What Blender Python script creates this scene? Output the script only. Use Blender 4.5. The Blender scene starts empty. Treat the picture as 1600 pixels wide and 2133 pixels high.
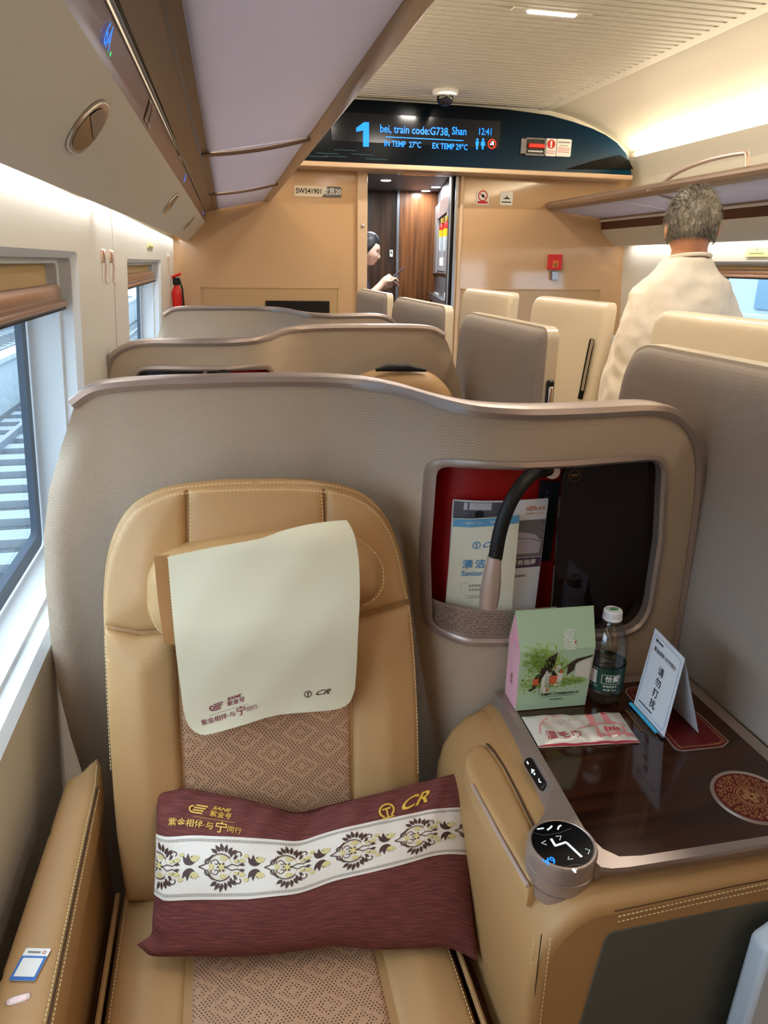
import bpy, math, random
import numpy as np
from mathutils import Vector, Matrix
from mathutils.geometry import delaunay_2d_cdt
random.seed(4); rng = np.random.RandomState(4)
S = bpy.context.scene
COL = S.collection
V3 = Vector
# ---------------------------------------------------------------- camera
F_PX, CXP, CYP, EYE = 1490.0, 800.0, 1066.5, 1.38
_f = Vector(((455-CXP)/F_PX, -(545-CYP)/F_PX, -1.0)).normalized()
_u = Vector((math.sin(0.014), math.cos(0.014), 0)); _u.z = -(_f.x*_u.x+_f.y*_u.y)/_f.z; _u.normalize()
_r = _f.cross(_u)
CR = Matrix((_r, _f, _u))            # camera axes -> world axes
O = Vector((0, 0, EYE))
cam = bpy.data.cameras.new('camera'); camo = bpy.data.objects.new('camera', cam); COL.objects.link(camo)
camo.matrix_world = Matrix.Translation(O) @ CR.to_4x4()
cam.sensor_fit = 'HORIZONTAL'; cam.sensor_width = 36; cam.lens = 36*F_PX/1600
cam.clip_start = 0.02; cam.clip_end = 300
S.camera = camo
# ---------------------------------------------------------------- world, exposure, lamps
S.view_settings.view_transform = 'Standard'; S.view_settings.look = 'None'
S.view_settings.gamma = 1; S.view_settings.use_curve_mapping = False
S.view_settings.exposure = 0.34
w = bpy.data.worlds.new('sky'); S.world = w; w.use_nodes = True
bg = w.node_tree.nodes['Background']; bg.inputs[0].default_value = (0.78, 0.89, 1.0, 1); bg.inputs[1].default_value = 4.2
S.cycles.use_denoising = True
S.cycles.max_bounces = 7; S.cycles.diffuse_bounces = 4; S.cycles.caustics_reflective = False; S.cycles.caustics_refractive = False
S.cycles.sample_clamp_indirect = 6

def area(name, loc, direction, sx, sy, power, color):
    l = bpy.data.lights.new(name, 'AREA'); l.shape = 'RECTANGLE'; l.size = sx; l.size_y = sy; l.energy = power; l.color = color
    o = bpy.data.objects.new(name, l); COL.objects.link(o); o.location = loc
    d = Vector(direction).normalized(); z = -d; y = Vector((0, 1, 0))
    if abs(y.dot(z)) > .9: y = Vector((1, 0, 0))
    x = y.cross(z).normalized(); y = z.cross(x)
    o.rotation_euler = Matrix((x, y, z)).transposed().to_euler()
    return o
WARM = (1.0, .86, .68); NEUT = (1.0, .91, .80); COOL = (.80, .90, 1.0)
area('cove_lamp', (2.80, 1.8, 2.085), (-.62, 0, 1), .03, 6.2, 32, (1, .84, .58))
area('cove_lamp', (-.09, 1.8, 2.10), (.5, 0, 1), .03, 6.2, 42, (1, .84, .58))
area('wall_lamp', (-.258, .2, 1.500), (-.05, 0, -1), .012, 3.2, 2.2, (.92, .96, 1))
area('wall_lamp', (-.238, 3.4, 1.508), (-.12, 0, -1), .012, 3.1, 2.2, (.92, .96, 1))
area('wall_lamp', (2.80, 1.8, 1.53), (.35, 0, -1), .02, 6.2, 6, (1, .97, .93))
for yy in (-1.2, 0.3, 1.75, 3.16, 4.4):
    area('ceiling_lamp', (1.37, yy, 2.333), (0, 0, -1), .20, .02, 7 if yy > 1 else 3, NEUT)
for yy in (-1.0, 0.6, 2.2, 3.8):
    area('ceiling_lamp', (.78, yy, 2.333), (0, 0, -1), .20, .03, 5 if yy > 1 else 1.5, NEUT)
for p in ((1.317, 5.994, 12), (1.80, 6.66, 3), (1.78, 6.34, 3), (1.22, 5.26, 9)):  # last position is an unseen fill, added to brighten the woman's face
    area('vestibule_lamp_and_fill', (p[0], p[1], 1.985), (0, 0, -1), .06, .06, p[2], (.92, .97, 1))

# ---------------------------------------------------------------- pixel -> point helpers
def ray(x, y): return CR @ Vector(((x-CXP)/F_PX, -(y-CYP)/F_PX, -1.0))
def PY(x, y, Y): d = ray(x, y); return O + d*(Y/d.y)
def PX(x, y, X): d = ray(x, y); return O + d*(X/d.x)
def PZ(x, y, Z): d = ray(x, y); return O + d*((Z-EYE)/d.z)
def PP(x, y, p, n): d = ray(x, y); n = Vector(n); return O + d*((Vector(p)-O).dot(n)/d.dot(n))

# ---------------------------------------------------------------- material helpers
def lin(c):
    return tuple(((v/255)/12.92 if v/255 <= .04045 else ((v/255+.055)/1.055)**2.4) for v in c)+(1.0,)
class N:
    def __init__(s, nt, sock): s.nt = nt; s.s = sock
    def op(s, o, b=None, c=None):
        n = s.nt.nodes.new('ShaderNodeMath'); n.operation = o
        for i, v in enumerate((s, b, c)):
            if v is None: continue
            if isinstance(v, N): s.nt.links.new(v.s, n.inputs[i])
            else: n.inputs[i].default_value = v
        return N(s.nt, n.outputs[0])
    def __add__(s, b): return s.op('ADD', b)
    def __sub__(s, b): return s.op('SUBTRACT', b)
    def __mul__(s, b): return s.op('MULTIPLY', b)
    def __truediv__(s, b): return s.op('DIVIDE', b)
    def frac(s): return s.op('FRACT')
    def abs(s): return s.op('ABSOLUTE')
    def lt(s, b): return s.op('LESS_THAN', b)
    def gt(s, b): return s.op('GREATER_THAN', b)
    def sin(s): return s.op('SINE')
def mat(name, rgb, rough=.5, metal=0., bump=None, emit=None, estr=1., coat=0., tex=None, spec=.5, sheen=0., trans=0., ior=1.45, alpha=1.):
    m = bpy.data.materials.new(name); m.use_nodes = True; nt = m.node_tree; b = nt.nodes['Principled BSDF']
    c = lin(rgb); b.inputs['Base Color'].default_value = c; b.inputs['Roughness'].default_value = rough
    b.inputs['Metallic'].default_value = metal; b.inputs['Coat Weight'].default_value = coat; b.inputs['Coat Roughness'].default_value = .06
    b.inputs['Specular IOR Level'].default_value = spec; b.inputs['Sheen Weight'].default_value = sheen
    b.inputs['Transmission Weight'].default_value = trans; b.inputs['IOR'].default_value = ior; b.inputs['Alpha'].default_value = alpha
    if emit: b.inputs['Emission Color'].default_value = lin(emit); b.inputs['Emission Strength'].default_value = estr
    tc = nt.nodes.new('ShaderNodeTexCoord')
    if bump:
        kind, sc, st, dist = bump
        if kind == 'noise':
            t = nt.nodes.new('ShaderNodeTexNoise'); t.inputs['Scale'].default_value = sc; t.inputs['Detail'].default_value = 4; out = t.outputs[0]
        else:
            t = nt.nodes.new('ShaderNodeTexVoronoi'); t.inputs['Scale'].default_value = sc; out = t.outputs['Distance']
        nt.links.new(tc.outputs['Object'], t.inputs['Vector'])
        bp = nt.nodes.new('ShaderNodeBump'); bp.inputs['Strength'].default_value = st; bp.inputs['Distance'].default_value = dist
        nt.links.new(out, bp.inputs['Height']); nt.links.new(bp.outputs[0], b.inputs['Normal'])
    if tex: tex(nt, b, tc, c)
    return m
def mixcol(nt, fac, a, bcol):
    n = nt.nodes.new('ShaderNodeMix'); n.data_type = 'RGBA'
    nt.links.new(fac.s if isinstance(fac, N) else fac, n.inputs[0])
    for i, v in ((6, a), (7, bcol)):
        if hasattr(v, 'is_output'): nt.links.new(v, n.inputs[i])
        else: n.inputs[i].default_value = v
    return n.outputs[2]
def sep(nt, sock):
    n = nt.nodes.new('ShaderNodeSeparateXYZ'); nt.links.new(sock, n.inputs[0]); return [N(nt, n.outputs[i]) for i in range(3)]
def dk(c, f): return (c[0]*f, c[1]*f, c[2]*f, 1)
def bumpify(nt, b, h, st=.3, dist=.001):
    bp = nt.nodes.new('ShaderNodeBump'); bp.inputs['Strength'].default_value = st; bp.inputs['Distance'].default_value = dist
    nt.links.new(h.s if isinstance(h, N) else h, bp.inputs['Height']); nt.links.new(bp.outputs[0], b.inputs['Normal'])
def weave_tex(pitch):
    def f(nt, b, tc, c):
        x, y, z = sep(nt, tc.outputs['Object'])
        a = ((x+y)*(2*math.pi/pitch)).sin(); d = (z*(2*math.pi/pitch)+a*.6).sin()
        h = (a*d)
        f_ = (h*.5+.5)
        nt.links.new(mixcol(nt, f_, dk(c, .89), dk(c, 1.05)), b.inputs['Base Color']); bumpify(nt, b, h, .35, .0006)
    return f
def noise(nt, vec, scale, detail=3, sx=1, sy=1, sz=1):
    mp = nt.nodes.new('ShaderNodeMapping'); mp.inputs['Scale'].default_value = (sx, sy, sz); nt.links.new(vec, mp.inputs[0])
    t = nt.nodes.new('ShaderNodeTexNoise'); t.inputs['Scale'].default_value = scale; t.inputs['Detail'].default_value = detail
    nt.links.new(mp.outputs[0], t.inputs['Vector']); return N(nt, t.outputs[0])
def perf_tex(nt, b, tc, c):
    u, v, _ = sep(nt, tc.outputs['UV'])
    a, h = .0052, .0036
    row = (v/h).op('FLOOR'); off = (row*.5).frac()
    cu = (u/a+off).frac()-.5; cv = (v/h).frac()-.5
    # dot centre in metres, then nested diamonds from the centre
    r2 = (cu*a)*(cu*a)+(cv*h)*(cv*h)
    dot = r2.lt(.0000011)
    uc = ((u/.084).frac()-.5).abs()*2; vc = ((v/.056).frac()-.5).abs()*2
    d = (uc+vc); d = (d-1).abs()
    ring = (d*2.0).frac().lt(.62)
    m = dot*ring
    nt.links.new(mixcol(nt, m, c, lin((70, 42, 30))), b.inputs['Base Color'])
    bumpify(nt, b, (m*-1), .5, .001)
def wood_tex(sx, sy, sz, c2, sc=6):
    def f(nt, b, tc, c):
        n1 = noise(nt, tc.outputs['Object'], sc, 6, sx, sy, sz)
        g = ((n1-.35)*3.0).op('MINIMUM', 1.0).op('MAXIMUM', 0.0)
        nt.links.new(mixcol(nt, g, c, lin(c2)), b.inputs['Base Color'])
    return f
def heather_tex(nt, b, tc, c):
    n1 = noise(nt, tc.outputs['UV'], 1, 3, 34, 420, 1)
    g = ((n1-.38)*3.2).op('MINIMUM', 1.0).op('MAXIMUM', 0.0)
    n2 = noise(nt, tc.outputs['UV'], 900, 2, 1, 1.6, 1)
    nt.links.new(mixcol(nt, g, dk(c, .72), dk(c, 1.32)), b.inputs['Base Color']); bumpify(nt, b, n1+n2*.7, .6, .0015)
def satin_tex(nt, b, tc, c):
    n2 = noise(nt, tc.outputs['UV'], 500, 2, 1, 1, 1); bumpify(nt, b, n2, .25, .0005)
def leather_tex(nt, b, tc, c):
    t = nt.nodes.new('ShaderNodeTexVoronoi'); t.inputs['Scale'].default_value = 420; t.feature = 'DISTANCE_TO_EDGE'
    nt.links.new(tc.outputs['Object'], t.inputs['Vector'])
    n1 = noise(nt, tc.outputs['Object'], 160, 3)
    nb = noise(nt, tc.outputs['Object'], 9, 2)
    nt.links.new(mixcol(nt, nb, dk(c, .93), dk(c, 1.06)), b.inputs['Base Color'])
    bumpify(nt, b, (N(nt, t.outputs[0]).op('MINIMUM', .12)*3.0)+n1*.6, .28, .0012)

LEATHER = mat('tan_leather', (186, 147, 99), .42, tex=leather_tex)
LEATHER_D = mat('tan_leather_smooth', (174, 135, 88), .45, tex=leather_tex)
PERF = mat('perforated_leather', (184, 144, 112), .5, tex=perf_tex)
STITCH = mat('cream_thread', (232, 210, 160), .7)
SEAM = mat('dark_seam', (70, 48, 28), .8)
FABRIC = mat('taupe_fabric', (182, 163, 141), .8, tex=weave_tex(.0048))
GREYFAB = mat('grey_fabric', (172, 160, 150), .8, tex=weave_tex(.0055))
ROSE = mat('rose_metal', (172, 156, 147), .36, .6, bump=('noise', 900, .05, .0003))
ROSE2 = mat('rose_metal_bright', (206, 184, 172), .32, .5)
CREAM = mat('cream_shell', (222, 208, 184), .28, coat=.4)
RED = mat('red_lining', (172, 16, 10), .45)
DKGLASS = mat('dark_brown_gloss', (20, 7, 6), .08, coat=.15, spec=.35)
BLACK = mat('black_plastic', (10, 10, 12), .3)
BLACKR = mat('black_rubber', (12, 12, 13), .5, bump=('voronoi', 320, .5, .001))
WALLW = mat('white_wall_panel', (226, 223, 214), .38)
WALLSH = mat('window_reveal', (214, 220, 224), .45)
BINGREY = mat('grey_bin_panel', (206, 202, 194), .42)
BROWN = mat('brown_strip', (104, 76, 64), .3)
DKBROWN = mat('dark_brown_strip', (74, 40, 28), .35)
BRONZE = mat('bronze_frame', (150, 128, 110), .35, .4)
FROST = mat('frosted_panel', (204, 208, 234), .35)
def _frost():
    nt = FROST.node_tree; b = nt.nodes['Principled BSDF']; o = [n for n in nt.nodes if n.type == 'OUTPUT_MATERIAL'][0]
    t = nt.nodes.new('ShaderNodeBsdfTranslucent'); t.inputs[0].default_value = lin((226, 226, 248)); mx = nt.nodes.new('ShaderNodeMixShader'); mx.inputs[0].default_value = .36
    nt.links.new(b.outputs[0], mx.inputs[1]); nt.links.new(t.outputs[0], mx.inputs[2]); nt.links.new(mx.outputs[0], o.inputs[0])
_frost()
TANWALL = mat('glossy_tan_laminate', (196, 160, 122), .10, coat=.3)
TANTRIM = mat('tan_trim', (206, 176, 144), .3)
CEIL = mat('ceiling_paint', (228, 222, 210), .5)
COVE = mat('cove_paint', (226, 218, 202), .55)
FLOOR = mat('floor_carpet', (92, 84, 78), .95, bump=('noise', 300, .5, .003))
WHITE = mat('white_plastic', (235, 235, 232), .35)
PAPER = mat('white_paper', (228, 230, 236), .7)
CHROME = mat('chrome', (220, 212, 204), .15, 1.)
STEEL = mat('brushed_steel', (150, 152, 158), .3, .8)
CLOTH = mat('cream_cloth', (228, 222, 194), .85, bump=('noise', 14, .25, .01))
MAROON = mat('maroon_chenille', (112, 58, 52), .9, tex=heather_tex)
SATIN = mat('white_satin_band', (226, 216, 204), .42, tex=satin_tex)
GOLD = mat('gold_thread', (222, 178, 72), .45)
PALEGOLD = mat('pale_gold_thread', (212, 196, 132), .5)
DKTHREAD = mat('dark_brown_thread', (72, 46, 40), .55)
REDTHREAD = mat('plum_print', (128, 22, 60), .6)
BRNPRINT = mat('brown_print', (74, 46, 36), .6)
WOODT = mat('dark_wood_table', (34, 16, 10), .10, coat=.5, tex=wood_tex(1.0, 12, 9, (66, 34, 19), 5))
WOODV = mat('walnut_door', (78, 48, 28), .3, tex=wood_tex(14, 14, .7, (134, 84, 48), 2))
WOODD = mat('dark_walnut_panel', (46, 32, 24), .3, tex=wood_tex(14, 14, .7, (76, 52, 36), 2))
REDMAT = mat('dark_red_inlay', (92, 14, 16), .4)
GOLDPR = mat('gold_print', (206, 168, 112), .4, .3)
BLUELED = mat('blue_led', (10, 120, 255), .5, emit=(4, 118, 255), estr=1.15)
SOFTLED = mat('white_led', (220, 235, 240), .5, emit=(215, 232, 240), estr=.9)
GREENLED = mat('green_led', (30, 220, 120), .5, emit=(30, 220, 120), estr=1.5)
LAMPM = mat('lamp_diffuser', (255, 250, 240), .5, emit=(255, 248, 236), estr=5)
REDP = mat('red_plastic', (214, 36, 28), .35)
INK = mat('black_ink', (24, 24, 28), .6)
GREYINK = mat('grey_ink', (120, 110, 104), .6)
WHITEINK = mat('white_ink', (232, 236, 230), .6)
REDINK = mat('red_ink', (196, 44, 40), .6)
BLUEINK = mat('blue_ink', (72, 140, 190), .6)
CYANEDGE = mat('cyan_stripe', (70, 190, 240), .4)
SKIN = mat('skin', (206, 148, 116), .55)
SKINF = mat('fair_skin', (226, 190, 172), .5)
SHIRT = mat('white_sweatshirt', (232, 222, 206), .9, bump=('noise', 12, .3, .02))
HAIRM = mat('salt_and_pepper_hair', (92, 84, 74), .7, bump=('noise', 90, .8, .01), tex=None)
BLKHAIR = mat('black_hair', (16, 15, 18), .4)
NAVY = mat('navy_uniform', (26, 30, 62), .8)
def glass_mat(name, tint, refl=.04):
    m = bpy.data.materials.new(name); m.use_nodes = True; nt = m.node_tree; nt.nodes.clear()
    o = nt.nodes.new('ShaderNodeOutputMaterial'); mx = nt.nodes.new('ShaderNodeMixShader'); t = nt.nodes.new('ShaderNodeBsdfTransparent'); g = nt.nodes.new('ShaderNodeBsdfGlossy')
    g.inputs['Roughness'].default_value = .02; t.inputs[0].default_value = tint; lw = nt.nodes.new('ShaderNodeLayerWeight'); lw.inputs[0].default_value = .3; fr = N(nt, lw.outputs['Facing']).op('POWER', 3.)*.55+refl
    nt.links.new(fr.s, mx.inputs[0]); nt.links.new(t.outputs[0], mx.inputs[1]); nt.links.new(g.outputs[0], mx.inputs[2]); nt.links.new(mx.outputs[0], o.inputs[0]); return m
PANE = glass_mat('window_glass', (.84, .94, 1, 1))
PET = glass_mat('clear_bottle', (.96, .98, .98, 1), .10)

# ---------------------------------------------------------------- object helpers
def tag(o, label=None, cat=None, group=None, kind=None):
    if label: o['label'] = label
    if cat: o['category'] = cat
    if group: o['group'] = group
    if kind: o['kind'] = kind
    return o
def thing(name, label, cat, loc, group=None):
    o = bpy.data.objects.new(name, None); COL.objects.link(o); o.location = loc; o.empty_display_size = .05
    return tag(o, label, cat, group)
def link(name, me, m, parent):
    o = bpy.data.objects.new(name, me)
    for mm in (m if isinstance(m, (list, tuple)) else [m]): me.materials.append(mm)
    COL.objects.link(o)
    if parent is not None:
        o.parent = parent
        if parent.type == 'EMPTY': o.location = -Vector(parent.location)
    else:
        co = np.array([v.co[:] for v in me.vertices]); c = (co.min(0)+co.max(0))/2; c[2] = co[:, 2].min()
        me.transform(Matrix.Translation(-Vector(c))); o.location = Vector(c)
    return o
def mk(name, vs, fs, m, parent=None, smooth=True, uv=None, ang=35):
    me = bpy.data.meshes.new(name); me.from_pydata([tuple(v) for v in vs], [], [tuple(f) for f in fs]); me.validate()
    if uv is not None:
        l = me.uv_layers.new(name='UVMap'); vi = np.zeros(len(me.loops), dtype=np.int32); me.loops.foreach_get('vertex_index', vi)
        l.data.foreach_set('uv', np.asarray(uv, dtype=np.float32)[vi].ravel())
    if smooth:
        me.shade_smooth(); me.set_sharp_from_angle(angle=math.radians(ang))
    return link(name, me, m, parent)
def struct(o): o['kind'] = 'structure'; return o
class MB:
    def __init__(s): s.v = []; s.f = []
    def add(s, vs, fs): n = len(s.v); s.v += [Vector(p) for p in vs]; s.f += [tuple(i+n for i in f) for f in fs]; return s
    def box(s, a, b):
        (x0, y0, z0), (x1, y1, z1) = a, b
        return s.add([(x0, y0, z0), (x1, y0, z0), (x1, y1, z0), (x0, y1, z0), (x0, y0, z1), (x1, y0, z1), (x1, y1, z1), (x0, y1, z1)],
              [(0, 3, 2, 1), (4, 5, 6, 7), (0, 1, 5, 4), (1, 2, 6, 5), (2, 3, 7, 6), (3, 0, 4, 7)])
    def quad(s, *p): return s.add(p, [tuple(range(len(p)))])
    def tube(s, pts, r, n=10, caps=True):
        pts = [Vector(p) for p in pts]; rs = r if isinstance(r, (list, tuple)) else [r]*len(pts); vs = []; fs = []; prev = None
        for i, p in enumerate(pts):
            t = (pts[min(i+1, len(pts)-1)]-pts[max(i-1, 0)]).normalized()
            if prev is None: a = t.orthogonal().normalized()
            else: a = (prev-t*prev.dot(t)).normalized()
            prev = a; b = t.cross(a)
            for k in range(n): th = 2*math.pi*k/n; vs.append(p+(a*math.cos(th)+b*math.sin(th))*rs[i])
        for i in range(len(pts)-1):
            for k in range(n): fs.append((i*n+k, i*n+(k+1) % n, (i+1)*n+(k+1) % n, (i+1)*n+k))
        if caps: fs.append(tuple(range(n-1, -1, -1))); fs.append(tuple((len(pts)-1)*n+k for k in range(n)))
        return s.add(vs, fs)
    def lathe(s, c, prof, n=32, axis=None):
        c = Vector(c); z = Vector(axis or (0, 0, 1)).normalized(); a = z.orthogonal().normalized(); b = z.cross(a); vs = []; fs = []
        for r, h in prof:
            for k in range(n): th = 2*math.pi*k/n; vs.append(c+z*h+(a*math.cos(th)+b*math.sin(th))*max(r, 1e-5))
        m = len(prof)
        for i in range(m-1):
            for k in range(n): fs.append((i*n+k, i*n+(k+1) % n, (i+1)*n+(k+1) % n, (i+1)*n+k))
        fs.append(tuple(range(n-1, -1, -1))); fs.append(tuple((m-1)*n+k for k in range(n)))
        return s.add(vs, fs)
    def extrude(s, poly, vec):
        poly = [Vector(p) for p in poly]; vec = Vector(vec); n = len(poly)
        return s.add(poly+[p+vec for p in poly], [tuple(range(n)), tuple(range(2*n-1, n-1, -1))]+[(i, i+n, (i+1) % n+n, (i+1) % n) for i in range(n)])
    def loft(s, rings, closed=True, caps=True):
        n = len(rings[0]); vs = [p for r in rings for p in r]; fs = []
        for i in range(len(rings)-1):
            for k in range(n if closed else n-1): fs.append((i*n+k, i*n+(k+1) % n, (i+1)*n+(k+1) % n, (i+1)*n+k))
        if caps and closed: fs.append(tuple(range(n-1, -1, -1))); fs.append(tuple((len(rings)-1)*n+k for k in range(n)))
        return s.add(vs, fs)
    def build(s, name, m, parent=None, smooth=True, bevel=0, seg=2, ang=35):
        o = mk(name, s.v, s.f, m, parent, smooth, ang=ang)
        import bmesh
        bm = bmesh.new(); bm.from_mesh(o.data); bmesh.ops.recalc_face_normals(bm, faces=bm.faces); bm.to_mesh(o.data); bm.free()
        if bevel:
            b = o.modifiers.new('bevel', 'BEVEL'); b.width = bevel; b.segments = seg; b.limit_method = 'ANGLE'; b.angle_limit = math.radians(40)
        return o
# 2D outlines
def rpoly(pts, r, n=6):
    out = []; N_ = len(pts); pts = [Vector(p) for p in pts]
    rr = r if isinstance(r, (list, tuple)) else [r]*N_
    for i, p in enumerate(pts):
        a = pts[i-1]-p; b = pts[(i+1) % N_]-p; q = min(rr[i], a.length*.48, b.length*.48)
        if q < 1e-6: out.append(p); continue
        p0 = p+a.normalized()*q; p1 = p+b.normalized()*q
        for k in range(n+1): t = k/n; out.append(p0*(1-t)**2+p*2*t*(1-t)+p1*t*t)
    return out
def spl(pts, n=8, closed=True):
    pts = [Vector(p) for p in pts]; out = []; N_ = len(pts)
    rng_ = range(N_) if closed else range(N_-1)
    for i in rng_:
        g = (lambda k: pts[k % N_]) if closed else (lambda k: pts[max(0, min(N_-1, k))])
        p0, p1, p2, p3 = g(i-1), g(i), g(i+1), g(i+2)
        for k in range(n):
            t = k/n; out.append(.5*((2*p1)+(p2-p0)*t+(2*p0-5*p1+4*p2-p3)*t*t+(3*p1-p0-3*p2+p3)*t**3))
    if not closed: out.append(pts[-1])
    return out
def resamp(poly, sp):
    out = []; n = len(poly)
    for i in range(n):
        a, b = Vector(poly[i]), Vector(poly[(i+1) % n]); k = max(1, int(math.ceil((b-a).length/sp)))
        if (b-a).length < 1e-7: continue
        for j in range(k): out.append(a+(b-a)*(j/k))
    return out
def inside(P, poly):
    P = np.asarray(P); poly = np.asarray([(p[0], p[1]) for p in poly]); x, y = P[:, 0], P[:, 1]; r = np.zeros(len(P), bool); j = len(poly)-1
    for i in range(len(poly)):
        xi, yi = poly[i]; xj, yj = poly[j]
        c = ((yi > y) != (yj > y)); 
        if yj != yi: r ^= c & (x < (xj-xi)*(y-yi)/(yj-yi)+xi)
        j = i
    return r
def pdist(P, poly):
    P = np.asarray(P); A = np.asarray([(p[0], p[1]) for p in poly]); B = np.roll(A, -1, 0); d = np.full(len(P), 1e9)
    for a, b in zip(A, B):
        ab = b-a; L = (ab@ab) or 1e-12; t = np.clip(((P-a)@ab)/L, 0, 1); q = a+t[:, None]*ab; d = np.minimum(d, np.hypot(*(P-q).T))
    return d
def inset(poly, d):
    P = [Vector(p) for p in poly]; out = []
    A = sum(P[i].x*P[(i+1) % len(P)].y-P[(i+1) % len(P)].x*P[i].y for i in range(len(P)))
    s = 1 if A > 0 else -1
    for i, p in enumerate(P):
        t = (P[(i+1) % len(P)]-P[i-1]); t.normalize(); out.append(p+Vector((-t.y, t.x))*d*s)
    return out
def cdt(outline, holes=(), sp=.02, rings=None):
    ol = resamp(outline, sp); pts = [(p[0], p[1]) for p in ol]; n = len(pts); edges = [(i, (i+1) % n) for i in range(n)]; hs = []
    for h in holes:
        hh = resamp(h, sp); hs.append(hh); k0 = len(pts); pts += [(p[0], p[1]) for p in hh]; edges += [(k0+i, k0+(i+1) % len(hh)) for i in range(len(hh))]
    A = np.array(pts[:n]); mn, mx = A.min(0), A.max(0)
    gx = np.arange(mn[0], mx[0], sp); gy = np.arange(mn[1], mx[1], sp); G = np.array([(x+(sp/2 if j % 2 else 0), y) for j, y in enumerate(gy) for x in gx])
    dg = pdist(G, ol); ok = inside(G, ol) & (dg > (max(rings)+sp*.45 if rings else sp*.55))
    for h in hs: ok &= ~inside(G, h) & (pdist(G, h) > sp*.55)
    pts += [tuple(g) for g in G[ok]]
    if rings:
        for d in rings:
            R = np.array([(p[0], p[1]) for p in inset(ol, d)]); k = inside(R, ol) & (pdist(R, ol) > d*.96); last = None
            for p in R[k]:
                if last is None or np.hypot(*(p-last)) > sp*.35: pts.append(tuple(p)); last = p
    r = delaunay_2d_cdt([Vector(p) for p in pts], edges, [], 0, 1e-7)
    vs = np.array([(v.x, v.y) for v in r[0]]); fs = np.array([f for f in r[2] if len(f) == 3]); c = vs[fs].mean(1); ok = inside(c, ol)
    for h in hs: ok &= ~inside(c, h)
    return vs, [tuple(f) for f in fs[ok]], ol, hs
def sheet(name, outline, m, parent, fn, holes=(), sp=.02, thick=.004, smooth=True, uvf=None, sub=None):
    """2D outline -> fn(u,v)->3D surface, thickened along fn's third argument"""
    vs, fs, ol, hs = cdt(outline, holes, sp); n = len(vs)
    top = [fn(u, v, 0.) for u, v in vs]; bot = [fn(u, v, thick) for u, v in vs]
    from collections import Counter
    ec = Counter(); od = {}
    for f in fs:
        for i in range(3): a, b = f[i], f[(i+1) % 3]; k = (min(a, b), max(a, b)); ec[k] += 1; od[k] = (a, b)
    F = list(fs)+[(f[2]+n, f[1]+n, f[0]+n) for f in fs]+[(od[k][1], od[k][0], od[k][0]+n, od[k][1]+n) for k, c in ec.items() if c == 1]
    uv = [tuple(p) for p in vs]*2
    return mk(name, top+bot, F, m, parent, smooth, uv)
def padded(name, outline, fr, m, parent, depth=.03, edge=.03, sp=.012, back=.02, bulge=0., power=.5, warp=None):
    """upholstered pad: outline in frame fr=(o,U,V,N), rounded toward the edge"""
    vs, fs, ol, hs = cdt(outline, (), min(sp, edge*.9) if edge < .006 else sp, (edge*.1, edge*.32, edge*.65, edge)); d = pdist(vs, ol); t = np.clip(d/edge, 0, 1); h = depth*np.power(1-(1-t)**2, power)
    if bulge: h += bulge*np.clip(d/d.max(), 0, 1)
    o, U, V_, N_ = [Vector(a) for a in fr]; n = len(vs)
    P = lambda u, v, k: (o+U*u+V_*v+N_*k) + (warp(u, v) if warp else Vector())
    top = [P(u, v, k) for (u, v), k in zip(vs, h)]; bot = [P(u, v, -back) for u, v in vs]
    from collections import Counter
    ec = Counter(); od = {}
    for f in fs:
        for i in range(3): a, b = f[i], f[(i+1) % 3]; k = (min(a, b), max(a, b)); ec[k] += 1; od[k] = (a, b)
    F = list(fs)+[(f[2]+n, f[1]+n, f[0]+n) for f in fs]+[(od[k][1], od[k][0], od[k][0]+n, od[k][1]+n) for k, c in ec.items() if c == 1]
    return mk(name, top+bot, F, m, parent, True, [tuple(p) for p in vs]*2, ang=60)
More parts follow.
